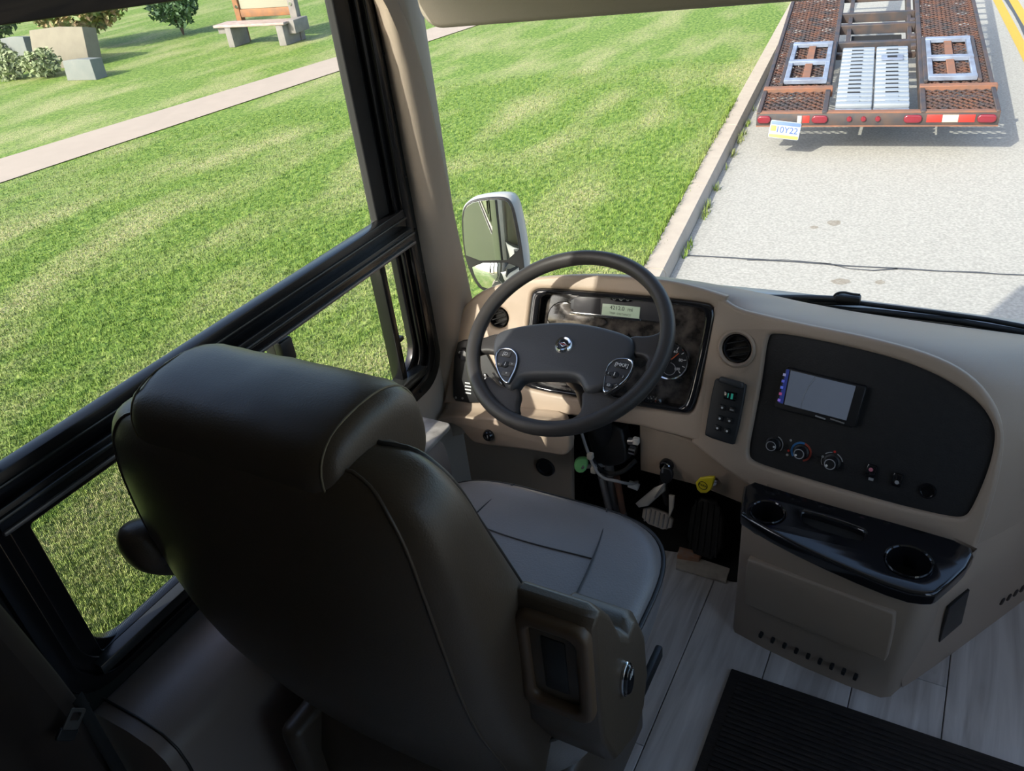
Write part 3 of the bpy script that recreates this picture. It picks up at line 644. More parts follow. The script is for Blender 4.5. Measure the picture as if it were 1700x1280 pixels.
tube('seam', [V((-1.148, .385, .519)), V((-1.05, .385, .517)), V((-1.0, .385, .504)), V((-.976, .385, .478)), V((-.968, .385, .44)), V((-.973, .385, .1))], .0025, PIPE, sc1)
TZ = Plane.axes((0, 0, .602), (1, 0, 0), (0, 1, 0))
flat('tray_top', TZ, rrect(-1.145, .98, -.912, 1.185, .012), mat('grey_marbled_tray', (.22, .20, .185), .25, var=(30, (.40, .37, .34), .15)), sc1, [circ(-1.005, 1.125, .042)], .012, .003, .010)
lathe('tray_cup', [(.045, .012), (.042, .014), (.040, .010), (.038, -.06), (0, -.062)], TZ, -1.005, 1.125, STEEL, sc1)

# ================================================================== DASHBOARD
B = Plane(atd(1360, 655, 1.88), 5, 20)
A = Plane(B.w(1178, 600), -4, 20)
db = thing('dashboard', 'taupe moulded dashboard with dark instrument and centre panels', 'dashboard', (-.3, 1.7, 0))
crease = [(1193, 492), (1182, 545), (1172, 610), (1160, 690), (1152, 735)]
topA = [(742, 640), (746, 590), (752, 545), (768, 508), (800, 480), (860, 463), (960, 455), (1060, 460), (1120, 467), (1165, 479)]
topB = [(1193, 492), (1222, 512), (1260, 522), (1340, 540), (1450, 562), (1550, 590), (1615, 625), (1655, 675), (1668, 725), (1660, 790), (1640, 860), (1618, 918)]
outA = [A.uv(*p) for p in sopen(topA, 2) + [(x + 14, y) for x, y in crease] + [(1062, 708), (945, 690), (860, 684), (790, 678), (735, 670)]]
clus = [(884, 482), (905, 478), (1170, 500), (1188, 512), (1184, 545), (1155, 675), (1143, 688), (1120, 684), (868, 648), (866, 625), (880, 500)]
ventA = A.uv(827, 528); ventB = B.uv(1223, 579)
flat('driver_fascia', A, outA, TAUPE, db, [pix(A, clus, 2), circ(*ventA, .027)], .035, .010, 0, 4, 50)
cpan = [(1281, 553), (1340, 562), (1420, 579), (1500, 600), (1570, 630), (1625, 668), (1650, 706), (1652, 735), (1640, 785), (1612, 850), (1598, 862), (1570, 859), (1500, 843), (1400, 815), (1300, 785), (1248, 768), (1240, 755), (1248, 710), (1262, 640), (1272, 562)]
outB = [B.uv(*p) for p in [(1187, 492)] + sopen(topB, 2) + [(1500, 892), (1400, 862), (1300, 830), (1240, 806), (1200, 778)] + [(x - 6, y) for x, y in crease[::-1][:-1]]]
flat('centre_fascia', B, outB, TAUPE, db, [pix(B, cpan, 2), circ(*ventB, .034)], .035, .010, 0, 4, 50)
# top pad and right side, lofted from the fascia edge to the foot of the windscreen
fpx = sopen(topA, 1) + sopen(topB, 1)
front = [(A if p[0] < 1190 else B).w(*p, -.018) for p in fpx]
nA = sum(1 for p in fpx if p[0] < 1640 and p[1] < 670) - 6; back = []
for i, p in enumerate(front):
    if i < nA + 6:
        t = i / (nA + 5.0)
        x = -1.10 + (1.10 + .30) * max(0, (t - .05) / .95) ** .9; back.append(V((x, yglass(x, .6) - .012, .600)))
    else:
        k = (i - nA - 5) / (len(front) - nA - 6.0); back.append(V((.30 + .25 * min(1, k * 3) - .05 * k, 1.90, .60 - .20 * k)))
rows = [[p for p in front], [], [], [], []]
for p, q in zip(front, back):
    rows[1].append(lerp(p, q, .05) + V((0, 0, .006))); rows[2].append(lerp(p, q, .2) + V((0, 0, .014))); rows[3].append(lerp(p, q, .6) + V((0, 0, .016))); rows[4].append(q)
grid_mesh('top_pad', rows, TAUPE, db, sub=1, angle=180)
# right flank down to the floor
fr_ = [B.w(1655, 690, -.03), B.w(1668, 725, -.03), B.w(1655, 800, -.03), B.w(1620, 915, -.03), onz(1560, 990, .33), onz(1540, 1010, .29), onz(1520, 1060, .18), onz(1490, 1148, .0)]
bk_ = [V((.55, 1.90, .60)), V((.54, 1.90, .55)), V((.52, 1.90, .48)), V((.50, 1.90, .40)), V((.47, 1.90, .3)), V((.45, 1.90, .2)), V((.43, 1.90, .1)), V((.40, 1.90, -.01))]
grid_mesh('right_flank', [fr_, [lerp(a, b, .04) for a, b in zip(fr_, bk_)], [lerp(a, b, .12) + V((.003, -.002, 0)) for a, b in zip(fr_, bk_)], [lerp(a, b, .5) + V((.004, -.002, 0)) for a, b in zip(fr_, bk_)], bk_], TAUPE, db, sub=1, angle=180)
box('passenger_dash', (.755, 1.86, .295), (.75, .11, .60), TAUPE2, db, .015)
grid_mesh('passenger_top', [[V((x, lerp(1.80, yglass(x, .6) - .008, t), .602 - .004 * t)) for x in (.38, .55, .75, .95, 1.06, 1.12)] for t in (0, .5, 1)], TAUPE, db, thick=.012)
# flank outlet and grille
FP = Plane.axes(lerp(fr_[6], bk_[6], .3) + V((.004, -.002, 0)), (bk_[6] - fr_[6]) * V((1, 1, 0)), lerp(fr_[4], bk_[4], .3) - lerp(fr_[7], bk_[7], .3)); FP = Plane.axes(FP.P0, FP.u, FP.v - FP.u * FP.u.dot(FP.v))
flat('flank_socket', FP, [FP.uv(*p) for p in ((1573, 1008), (1607, 977), (1594, 1032), (1557, 1064))], BLACK, db, thick=.008, bevel=.002, off=.005)
for i in range(4):
    a, b = FP.uv(1662 + i * 11, 997 - i * 7); pbox('flank_louvre', FP, a, b, -.006, (.010, .022, .012), mat('dark_slot', (.05, .04, .035), .6), db, .003)

# --- instrument cluster
cu_c = [A.uv(*p) for p in clus]
def scale_uv(pts, k, c=None):
    cx_ = sum(p[0] for p in pts) / len(pts); cy_ = sum(p[1] for p in pts) / len(pts); return [(cx_ + (x - cx_) * k, cy_ + (y - cy_) * k) for x, y in pts]
ic = flat('instrument_bezel', A, chaikin(scale_uv(cu_c, 1.0), 2), GLOSSB, db, [chaikin(scale_uv(cu_c, .90), 2)], .055, .009, .004, 4)
flat('instrument_face', A, chaikin(scale_uv(cu_c, .95), 2), MARBLE, db, thick=.01, bevel=.001, off=-.028)
def apx(x, y): return A.uv(x, y)
def gauge(x, y, r, nm='gauge', needle=.8):
    Q = A.off(-.028); a, b = Q.uv(x, y); g = lathe(nm, [(0, .004), (r * .86, .004)], Q, a, b, mat('gauge_dial', (.018, .02, .024), .35), db, 36)
    lathe('chrome_ring', [(r * .85, .003), (r * .87, .011), (r * .93, .014), (r, .010), (r * 1.02, 0)], Q, a, b, CHROME, g, 40)
    for k in range(11):
        t = math.radians(225 - 27 * k); pbox('tick', Q, a + r * .74 * math.cos(t), b + r * .74 * math.sin(t), .004, (r * .14, r * .035, .0006), WHITE, g, 0, 1, t)
    for k in range(6):
        t = math.radians(225 - 54 * k); text('number', str(k * 20), Q, a + r * .54 * math.cos(t), b + r * .54 * math.sin(t), r * .2, WHITE, g, .0045)
    t = needle; pbox('needle', Q, a + r * .3 * math.cos(t), b + r * .3 * math.sin(t), .007, (r * .6, r * .05, .001), mat('needle_orange', (.6, .12, .04), .4), g, 0, 1, t)
    lathe('needle_cap', [(0, .011), (r * .10, .010), (r * .11, .004)], Q, a, b, BLACK, g, 16)
    lathe('inner_dial', [(r * .30, .0045), (r * .32, .006), (r * .34, .0045)], Q, a, b - r * .42, GREYP, g, 24)
gauge(1113, 598, .048); gauge(1022, 590, .050, needle=2.2); gauge(930, 575, .05, needle=2.6)
for x, y in ((917, 613), (1060, 655), (1085, 668)): gauge(x, y, .021, 'small_gauge')
# readout module
RQ = A.off(-.022)
def rq(pts, it=0): return chaikin([RQ.uv(*p) for p in pts], it)
rm = flat('readout_module', RQ, rq([(950, 489), (1010, 491), (1018, 486), (1052, 489), (1060, 496), (1112, 503), (1108, 536), (1066, 531), (948, 520)], 1), mat('readout_plastic', (.035, .035, .04), .45), db, thick=.014, bevel=.003, off=.010)
flat('lamp_window', RQ, rq([(956, 492), (999, 495), (998, 521), (954, 516)]), mat('smoked_lens', (.05, .048, .052), .2), rm, thick=.003, bevel=.0005, off=.0115)
flat('lcd_screen', RQ, rq([(1003, 503), (1065, 509), (1063, 528), (1001, 521)]), mat('lcd_green', (.36, .42, .33), .35, emit=((.30, .40, .28), .25)), rm, thick=.003, bevel=.0003, off=.0118)
la, lb_ = RQ.uv(1034, 511.5); text('lcd_text', '4212.0  mi', RQ, la, lb_, .0135, mat('lcd_ink', (.05, .06, .05), .5), rm, .0122, roll=-.01)
la, lb_ = RQ.uv(1032, 520.5); text('lcd_text', 'TRIP  DISTANCE', RQ, la, lb_, .0075, mat('lcd_ink2', (.16, .19, .15), .5), rm, .0122, roll=-.01)
flat('readout_keys', RQ, rq([(1014, 490), (1020, 488), (1050, 491), (1054, 497), (1048, 501), (1018, 499)], 1), GLOSSB, rm, thick=.004, bevel=.001, off=.0135)
for x in (1023, 1034, 1045): a, b = RQ.uv(x, 494.5 + (x - 1034) * .05); lathe('key_mark', [(.0035, .0005), (.0045, .001), (.005, .0005)], RQ, a, b, GREYP, rm, 12, .0135)
flat('readout_sill', RQ, rq([(950, 516), (1066, 528), (1066, 532), (948, 521)]), CHROME, rm, thick=.006, bevel=.001, off=.0135)
flat('gauge_pod', A, pix(A, [(908, 505), (945, 500), (950, 522), (1000, 528), (1005, 545), (900, 548)], 2), MARBLE, db, thick=.012, bevel=.004, off=-.016)

# --- round vents
def vent(P, uv, r):
    v = lathe('air_vent', [(r * 1.04, .002), (r, .004), (r * .93, .001), (r * .9, -.016), (0, -.018)], P, uv[0], uv[1], BLACK, db, 32, -.004)
    for k, t in enumerate((-.5, 0, .5)):
        pbox('louvre', P, uv[0] + t * r * -.35, uv[1] + t * r * .94, -.014, (2 * r * math.sqrt(1 - t * t) * .86, .0035, .010), BLACK, v, .001, 1, .38)
vent(A, ventA, .024); vent(B, ventB, .030)
lathe('vent_ring', [(.034, .0), (.039, .006), (.044, .002)], B, *ventB, TAUPE, db, 36)
# --- left switch pad on the driver fascia
sp = flat('light_switch_pad', A, pix(A, [(757, 570), (775, 562), (800, 566), (812, 590), (846, 650), (842, 668), (760, 668), (752, 655)], 1), BLACK, db, thick=.012, bevel=.004, off=.008)
SPL = A.off(.008)
a, b = SPL.uv(772, 588); lathe('headlamp_dial', [(0, .016), (.013, .015), (.016, .011), (.018, 0)], SPL, a, b, GLOSSB, sp)
for k in range(4): a, b = SPL.uv(777, 636 + k * 5.5); pbox('printed_line', SPL, a, b, 0, (.018, .0035, .0006), WHITE, sp, 0)
for (x, y) in ((757, 660), (768, 661)): a, b = SPL.uv(x, y); lathe('screw', [(0, .002), (.003, .0015), (.0034, 0)], SPL, a, b, STEEL, sp, 10)
for (x, y) in ((808, 628), (822, 641)): a, b = SPL.uv(x, y); pbox('rocker', SPL, a, b, 0, (.026, .016, .006), GLOSSB, sp, .003, 2, -.8); lathe('rocker_mark', [(0, .0005), (.003, .0004)], SPL, a, b, WHITE, sp, 10, .006)
a, b = SPL.uv(826, 628); pbox('bright_strip', SPL, a, b, 0, (.040, .004, .004), CHROME, sp, .001, 1, -.8)
# --- rocker switch stack right of the cluster
SWQ = B.off(.002)
sw = flat('rocker_stack', B, pix(B, [(1192, 627), (1238, 636), (1241, 642), (1222, 736), (1216, 737), (1173, 723), (1172, 716), (1187, 632)], 1), mat('rocker_housing', (.020, .022, .025), .45), db, thick=.016, bevel=.004, off=.010)
SQ = B.off(.010)
a, b = SQ.uv(1216, 634); pbox('visor_lip', SQ, a, b, -.002, (.058, .014, .016), mat('rocker_lip', (.05, .055, .06), .35), sw, .005, 3, -.06)
a, b = SQ.uv(1213, 657); sd = pbox('readout_window', SQ, a, b, 0, (.030, .020, .003), GLOSSB, sw, .002)
pbox('green_digit', SQ, a + .004, b, .003, (.005, .013, .0006), mat('green_segment', (.02, .18, .14), .4, emit=((.05, .55, .42), .15)), sw, 0); pbox('green_digit', SQ, a - .005, b, .003, (.0025, .011, .0006), mat('green_segment', (.02, .18, .14), .4), sw, 0)
for q, (x, y) in enumerate(((1200, 676), (1216, 680), (1196, 694), (1212, 698), (1192, 710), (1208, 715))):
    a, b = SQ.uv(x, y); kb = pbox('push_button', SQ, a, b, 0, (.014, .013, .005), BLACK, sw, .002, 2, -.06)
    if q == 1: pbox('button_mark', SQ, a, b, .005, (.009, .003, .0005), GREYP, kb, 0)
    else: lathe('button_mark', [(0, .0005), (.0028, .0004)], SQ, a, b, WHITE, kb, 8, .005)

# --- centre panel with stereo, knobs, switches
CQ = B.off(-.012)
flat('centre_panel', CQ, scale_uv(pix(CQ, cpan, 2), 1.03), PANELB, db, thick=.01, bevel=.001)
STQ = CQ.off(.004)
st = flat('car_stereo', CQ, pix(CQ, [(1306, 611), (1310, 609), (1438, 640), (1440, 644), (1422, 706), (1417, 708), (1290, 676), (1288, 671)], 0), BLACK, db, thick=.022, bevel=.003, off=.014)
SSQ = CQ.off(.0142)
def ssq(p): return [SSQ.uv(*q) for q in p]
flat('stereo_screen', SSQ, ssq([(1313, 615), (1421, 641), (1405, 698), (1302, 671)]), mat('dim_screen', (.09, .10, .12), .12, var=(6, (.12, .135, .16), .3), emit=((.12, .15, .21), .25)), st, thick=.002, bevel=.0003, off=.001)
flat('screen_arc', SSQ, ssq([(1354, 625), (1356, 626), (1344, 642), (1335, 660), (1331, 678), (1329, 677), (1333, 659), (1342, 641)]), mat('screen_line', (.3, .33, .38), .3), st, thick=.001, bevel=.0001, off=.0014)
flat('screen_menu', SSQ, ssq([(1306, 613), (1311, 614), (1300, 670), (1292, 668)]), mat('menu_blue', (.02, .025, .09), .3, emit=((.03, .05, .25), .3)), st, thick=.001, bevel=.0001, off=.0012)
for k, cc in enumerate(((.3, .3, .5), (.1, .12, .5), (.1, .15, .6), (.4, .08, .2), (.25, .15, .6))):
    a, b = SSQ.uv(1302.5 - k * 2.2, 622 + k * 10.5); pbox('menu_icon', SSQ, a, b, .0012, (.006, .006, .0006), mat('icon_%d' % k, cc, .4, emit=(cc, .3)), st, 0)
a, b = SSQ.uv(1362, 693); pbox('stereo_lettering', SSQ, a, b, .0, (.022, .003, .0006), GREYP, st, 0, 1, -.1); a, b = SSQ.uv(1390, 699); pbox('stereo_key', SSQ, a, b, 0, (.03, .003, .0015), STEEL, st, .0005, 1, -.1)
def knob(x, y, r, ring=None):
    a, b = CQ.uv(x, y)
    k_ = lathe('control_knob', [(0, .020), (r * .62, .020), (r * .72, .017), (r * .80, .004), (r, .002), (r, 0)], CQ, a, b, BLACK, db, 28)
    lathe('knob_ring', [(r * .56, .0202), (r * .60, .0212), (r * .68, .0205)], CQ, a, b, GREYP, k_, 24)
    lathe('knob_dot', [(0, .0215), (r * .14, .021), (r * .15, .02)], CQ, a + (r * .4 if ring == 'fan' else -r * .35), b - (0 if ring == 'fan' else r * .25), WHITE, k_, 10)
    return k_, a, b
def arc(a, b, r0, r1, t0, t1, m, parent, o=.0008):
    n = 14; pts = [(a + r1 * math.cos(t0 + (t1 - t0) * k / n), b + r1 * math.sin(t0 + (t1 - t0) * k / n)) for k in range(n + 1)] + [(a + r0 * math.cos(t1 - (t1 - t0) * k / n), b + r0 * math.sin(t1 - (t1 - t0) * k / n)) for k in range(n + 1)]
    flat('dial_arc', CQ, pts, m, parent, thick=.001, bevel=.0001, off=o)
k1, a, b = knob(1284, 737, .017, 'fan'); arc(a, b, .020, .022, -.6, 1.2, GREYP, k1)
k2, a, b = knob(1330, 750, .017); arc(a, b, .0185, .023, 1.35, 3.9, mat('dial_blue', (.03, .16, .40), .5), k2); arc(a, b, .0185, .023, -1.2, 1.35, mat('dial_red', (.30, .05, .03), .5), k2)
k3, a, b = knob(1381, 767, .018)
arc(a, b, .021, .023, .3, 1.2, GREYP, k3); arc(a, b, .021, .023, 1.7, 2.4, GREYP, k3); arc(a, b, .021, .023, 2.9, 3.7, GREYP, k3)
for x, y, m_ in ((1313, 731, GREYP), (1309, 748, REDT), (1307, 755, GREYP), (1386, 750, REDT), (1366, 758, GREYP)):
    a, b = CQ.uv(x, y); lathe('panel_mark', [(0, .0006), (.003, .0005)], CQ, a, b, m_, db, 8)
for nm, x, y in (('hazard', 1447, 781), ('panel', 1490, 796)):
    a, b = CQ.uv(x, y); s_ = pbox('rocker_switch', CQ, a, b, 0, (.020, .030, .008), GLOSSB, db, .004, 2, -.05)
    a, b = CQ.uv(x, y - 3 if nm == 'hazard' else y + 3)
    lathe('switch_mark', [(0, .0006), (.0045, .0005)], CQ, a, b, mat('pink_mark', (.6, .2, .25), .5) if nm == 'hazard' else GREYP, s_, 10, .008)
a, b = CQ.uv(1447, 794); pbox('switch_light', CQ, a, b, .006, (.010, .006, .003), GREYP, db, .001)
a, b = CQ.uv(1540, 815); lathe('power_socket', [(.017, 0), (.016, .004), (.013, .004), (.012, -.0), (0, -.0)], CQ, a, b, GLOSSB, db, 24)

# --- lower dash band, knee panel, kick panel
LQ = Plane(B.w(1200, 760, -.03), 5, 5)
flat('lower_band', LQ, [LQ.uv(*p) for p in ((1060, 702), (1150, 732), (1240, 800), (1244, 842), (1228, 836), (1160, 808), (1062, 782))], TAUPE2, db, thick=.03, bevel=.008)
HQ = LQ.off(.004)
KQ = Plane(A.w(840, 690) + V((0, -.055, -.02)), 0, 8)
kp = flat('knee_panel', KQ, chaikin([KQ.uv(*p) for p in ((722, 700), (735, 690), (800, 694), (860, 697), (944, 704), (947, 745), (940, 756), (925, 756), (860, 745), (790, 738), (778, 728), (760, 706))], 1), TAUPE, db, thick=.03, bevel=.006)
af = [A.w(*p, -.006) for p in ((738, 660), (790, 668), (860, 676), (945, 684))]; kf = [KQ.w(*p, -.004) for p in ((724, 698), (795, 697), (862, 700), (944, 706))]
grid_mesh('knee_ledge', [af, [lerp(a, b, .55) + V((0, .012, -.014)) for a, b in zip(af, kf)], [lerp(a, b, .9) + V((0, 0, .001)) for a, b in zip(af, kf)], kf], TAUPE, db, sub=1, thick=.006, angle=180)
a, b = KQ.uv(812, 722); ks = lathe('panel_knob', [(0, .008), (.006, .0085), (.007, .013), (.011, .013), (.0145, .009), (.016, 0)], KQ, a, b, GLOSSB, db)
pbox('knob_slot', KQ, a, b, .0082, (.003, .010, .0008), WHITE, ks, 0)
KK = Plane(KQ.w(900, 770) + V((0, .13, 0)), 0, 0)
flat('kick_panel', KK, [KK.uv(*p) for p in ((735, 700), (948, 700), (950, 840), (938, 900), (700, 860))], TAUPE2, db, thick=.02, bevel=.004)
a, b = KK.uv(906, 775); lathe('kick_speaker', [(0, .002), (.020, .003), (.022, .008), (.027, .008), (.029, 0)], KK, a, b, BLACK, db)
# under-dash darkness put in as a black sheet
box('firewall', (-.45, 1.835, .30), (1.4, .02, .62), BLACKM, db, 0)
PS = Plane.axes(onz(1125, 925, .02), (1, 0, 0), (0, .95, .30))

# ignition lock, yellow and green pull handles (things of their own)
ig = thing('ignition_lock', 'black ignition lock with dangling black key fob under the dash', 'ignition lock', HQ.w(1107, 775))
a, b = HQ.uv(1108, 771); lathe('lock_bezel', [(.018, 0), (.018, .010), (.014, .016), (.010, .016), (.009, .010), (0, .010)], HQ, a, b, GLOSSB, ig); lathe('lock_ring', [(.012, .016), (.0135, .018), (.015, .016)], HQ, a, b, CHROME, ig)
pbox('key', HQ, a, b, .010, (.004, .014, .022), STEEL, ig, .001); kq = HQ.off(.028)
flat('key_fob', kq, chaikin([kq.uv(*p) for p in ((1098, 776), (1112, 778), (1118, 792), (1108, 806), (1096, 800), (1094, 785))], 2), BLACK, ig, thick=.012, bevel=.004); 
tube('key_strap', [kq.w(1104, 803), kq.w(1097, 812) + V((0, -.01, 0)), kq.w(1090, 822) + V((0, -.01, 0))], .003, STEEL, ig)
yk = thing('yellow_brake_knob', 'yellow diamond-shaped parking brake knob below the dash', 'brake knob', HQ.w(1168, 805))
a, b = HQ.uv(1183, 798); lathe('knob_stem', [(.014, 0), (.012, .004), (.006, .006), (.006, .030), (0, .030)], HQ, a, b, CHROME, yk)
yq = HQ.off(.040); flat('knob_plate', yq, chaikin([yq.uv(*p) for p in ((1153, 796), (1184, 791), (1186, 797), (1178, 819), (1158, 819))], 1), mat('yellow_plastic', (.75, .60, .02), .4), yk, thick=.010, bevel=.003)
a, b = yq.uv(1167, 806); text('knob_lettering', 'PARK', yq, a, b, .009, BLACKM, yk, .0005, -.1); lathe('knob_emblem', [(.010, .0005), (.011, .001), (.012, .0005)], yq, a, b, BLACKM, yk, 16)
gk = thing('green_release_handle', 'small pale green release handle beside the steering column', 'release handle', HQ.w(963, 775))
gq = Plane(KQ.w(963, 773) + V((0, .05, 0)), -10, 10); gq = Plane(gq.P0, -10, 10)
flat('handle_grip', gq, chaikin([gq.uv(*p) for p in ((955, 762), (972, 761), (976, 770), (971, 785), (958, 786), (951, 776))], 1), mat('pale_green_plastic', (.20, .55, .20), .45), gk, thick=.016, bevel=.004)
tube('handle_shaft', [gq.w(966, 775), gq.w(974, 782) + V((.02, .06, -.02))], .006, STEEL, gk)

# ================================================================== STEERING
SW = Plane(atd(941, 562, 1.782), 1.3, 61.5)
stw = thing('steering_wheel', 'black steering wheel with four spokes and round emblem in front of the instruments', 'steering wheel', SW.P0)
R_ = .2195
def swp(r, t, o=0): return SW.pt(r * math.cos(t), r * math.sin(t), o)
rows = []
for k in range(96):
    t = 2 * math.pi * k / 96; rows.append([SW.pt((R_ + .0165 * math.cos(q)) * math.cos(t), (R_ + .0165 * math.cos(q)) * math.sin(t), .0185 * math.sin(q)) for q in [2 * math.pi * j / 14 for j in range(14)]])
rows.append(rows[0]); grid_mesh('rim', rows, WHEELR, stw, closed=True, angle=180)
def swu(p): return [SW.off(.004).uv(*q) for q in p]
S4 = SW.off(-.012)
# hub pad with raised centre
flat('hub_pad', S4, chaikin([S4.uv(*p) for p in ((822, 575), (832, 556), (880, 545), (935, 541), (985, 545), (1050, 563), (1057, 580), (1052, 600), (1012, 648), (1000, 656), (974, 660), (966, 638), (952, 633), (905, 632), (872, 634), (862, 650), (848, 655), (838, 640), (824, 605)) ], 2), WHEELH, stw, thick=.040, bevel=.014, off=.024, res=4, angle=60)
# spokes to the rim
for pts in (((779, 572), (800, 565), (838, 553), (842, 585), (826, 590), (808, 586), (790, 592), (776, 602)),
            ((1040, 560), (1085, 562), (1108, 545), (1118, 556), (1113, 590), (1080, 632), (1070, 615), (1078, 596), (1044, 592)),
            ((812, 622), (836, 648), (860, 640), (868, 658), (862, 676), (866, 690), (848, 694), (800, 645)),
            ((966, 650), (1004, 650), (1030, 668), (1068, 640), (1084, 650), (1030, 694), (985, 706), (930, 714), (926, 702), (958, 696), (968, 680))):
    flat('spoke', S4, chaikin([S4.uv(*p) for p in pts], 2), WHEELR, stw, thick=.022, bevel=.008, off=.012, res=3, angle=60)
# button pods
def pod(pts, marks):
    P5 = S4.off(.026); o = chaikin([P5.uv(*p) for p in pts], 2)
    pd2 = flat('button_pod', P5, o, mat('pod_grey', (.05, .05, .055), .4), stw, thick=.012, bevel=.003, off=.002)
    flat('pod_trim', P5, o, CHROME, pd2, [scale_uv(o, .90)], .010, .002, .005)
    for (x, y, s, txt) in marks:
        a, b = P5.uv(x, y)
        if txt == 'o':
            lathe('thumb_button', [(0, .006), (.007, .005), (.009, .002)], P5, a, b, BLACK, pd2, 18); pbox('button_mark', P5, a, b, .006, (.0015, .008, .0004), WHITE, pd2, 0)
        else:
            kb = pbox('pod_button', P5, a, b, .002, (s * 1.5, s * .75, .0025), BLACK if x > 900 else mat('pod_button_grey', (.09, .085, .08), .45), pd2, .001, 1); text('button_print', txt, P5, a, b, s * .62, WHITE, kb, .0048)
pod([(824, 583), (838, 578), (852, 580), (861, 592), (858, 612), (848, 632), (843, 640), (832, 630), (823, 608)], ((840, 589, .018, '[D'), (840, 606, .01, 'o'), (829, 606, .011, '<'), (851, 606, .011, '>'), (841, 622, .014, '*')))
pod([(1006, 610), (1018, 598), (1035, 595), (1053, 599), (1050, 615), (1040, 632), (1020, 648), (1002, 656), (1001, 640)], ((1033, 608, .018, '[MKR]'), (1021, 623, .01, 'o'), (1011, 621, .011, '('), (1035, 627, .011, ')'), (1011, 641, .013, 'ID'), (1024, 640, .009, 'x')))
# emblem
EQ = S4.off(.024); ea, eb = EQ.uv(936, 573)
em = lathe('emblem_ring', [(.011, .002), (.0125, .006), (.0165, .007), (.0195, .004), (.021, 0)], EQ, ea, eb, CHROME, stw, 36)
lathe('emblem_disc', [(0, .003), (.0125, .003)], EQ, ea, eb, GLOSSB, em, 24)
flat('emblem_diamond', EQ, [(ea - .011, eb + .0005), (ea, eb + .006), (ea + .011, eb - .0005), (ea, eb - .006)], CHROME, em, [[(ea - .0075, eb + .0005), (ea, eb + .004), (ea + .0075, eb - .0005), (ea, eb - .004)]], .0015, .0003, .0042)
flat('emblem_bar', EQ, [(ea - .009, eb + .0018), (ea + .009, eb - .0002), (ea + .009, eb - .0018), (ea - .009, eb + .0002)], mat('emblem_red', (.35, .07, .08), .35), em, thick=.001, bevel=.0001, off=.0046)
# column
sco = thing('steering_column', 'black steering column with bracket, shaft and grey cable under the wheel', 'steering column', (-.68, 1.55, 0))
cb = SW.P0 - SW.n * .02
cdir = V((.035, .56, -.83)).normalized()
AX = Plane.axes(cb, SW.u, SW.v)
lathe('column_boot', [(.05, -.0), (.055, -.05), (.048, -.13), (.04, -.16), (0, -.16)], AX, 0, 0, BLACK, sco, 28)
c1 = ony(1005, 735, 1.56); c2 = ony(1020, 835, 1.62)
tube('column_tube', [cb - SW.n * .1, c1], .032, BLACK, sco, seg=5)
BQ = Plane.axes(c1 + V((0, -.045, .0)), (1, 0, 0), (.06, .25, .96))
flat('column_bracket', BQ, chaikin([BQ.uv(*p) for p in ((968, 705), (1025, 700), (1042, 760), (1036, 775), (1004, 778), (985, 765))], 1), BLACK, sco, thick=.05, bevel=.008)
tube('bracket_strap', [ony(982, 762, 1.5), ony(1000, 782, 1.49), ony(1030, 784, 1.49), ony(1056, 764, 1.52)], .006, BLACKM, sco, smooth_pts=True)
tube('steering_shaft', [c1, c2, c2 + V((.02, .10, -.20))], .014, STEEL, sco); tube('shaft_sleeve', [ony(998, 790, 1.57), ony(1012, 850, 1.60)], .010, STEEL, sco); tube('shaft_sleeve', [ony(1024, 792, 1.57), ony(1034, 850, 1.60)], .009, RUST2, sco)
tube('grey_cable', [ony(965, 718, 1.47), ony(974, 745, 1.47), ony(985, 772, 1.46), ony(1000, 792, 1.46), ony(1025, 799, 1.47), ony(1045, 803, 1.5), ony(1058, 800, 1.56)], .0042, mat('grey_cable', (.34, .32, .30), .6), sco, smooth_pts=True)
for x, y in ((980, 757), (986, 780), (1056, 732)): o = ony(x, y, 1.465); box('cable_clip', o, (.016, .016, .018), mat('cream_clip', (.55, .50, .42), .6), sco, .004)
tube('chrome_coupling', [ony(1046, 745, 1.53), ony(1056, 748, 1.53)], .014, CHROME, sco); tube('chrome_coupling', [ony(1044, 732, 1.53), ony(1056, 733, 1.53)], .010, STEEL, sco)
tube('white_connector', [ony(1044, 803, 1.56), ony(1060, 809, 1.56)], .010, WHITE, sco)

# pedals
ac = thing('accelerator_pedal', 'tall black ribbed accelerator pedal standing on the floor plate', 'pedal', onz(1175, 925, .02))
AQ = Plane.axes(onz(1172, 930, .025), (1, -.05, 0), (0.0, .50, .87))
ao = [AQ.uv(*p) for p in ((1153, 822), (1205, 836), (1196, 935), (1136, 915))]
flat('pedal_pad', AQ, chaikin(ao, 1), RUBBER, ac, thick=.022, bevel=.006)
for k in range(5):
    f_ = .14 + k * .18; p0 = [lerp(V(ao[0]), V(ao[1]), f_), lerp(V(ao[3]), V(ao[2]), f_)]
    c_ = (p0[0] + p0[1]) / 2; d_ = p0[0] - p0[1]; pbox('pedal_rib', AQ, c_.x, c_.y, 0, (.006, d_.length * .86, .004), RUBBER, ac, .001, 1, math.atan2(d_.y, d_.x) - math.pi / 2)
pl = thing('pedal_floor_plate', 'scuffed beige floor plate, coloured as if sunlit, with orange rust under the accelerator pedal', 'floor plate', onz(1165, 945, 0))
pz = Plane.axes((0, 0, .004), (1, 0, 0), (0, 1, 0))
flat('plate', pz, [pz.uv(*p) for p in ((1125, 917), (1212, 946), (1205, 968), (1122, 945))], mat('sunlit_scuffed_plate', (.62, .56, .48), .8, var=(40, (.45, .40, .34), .2)), pl, thick=.008, bevel=.002, off=.006)  # plate colour raised to stand for the sunlight falling on it
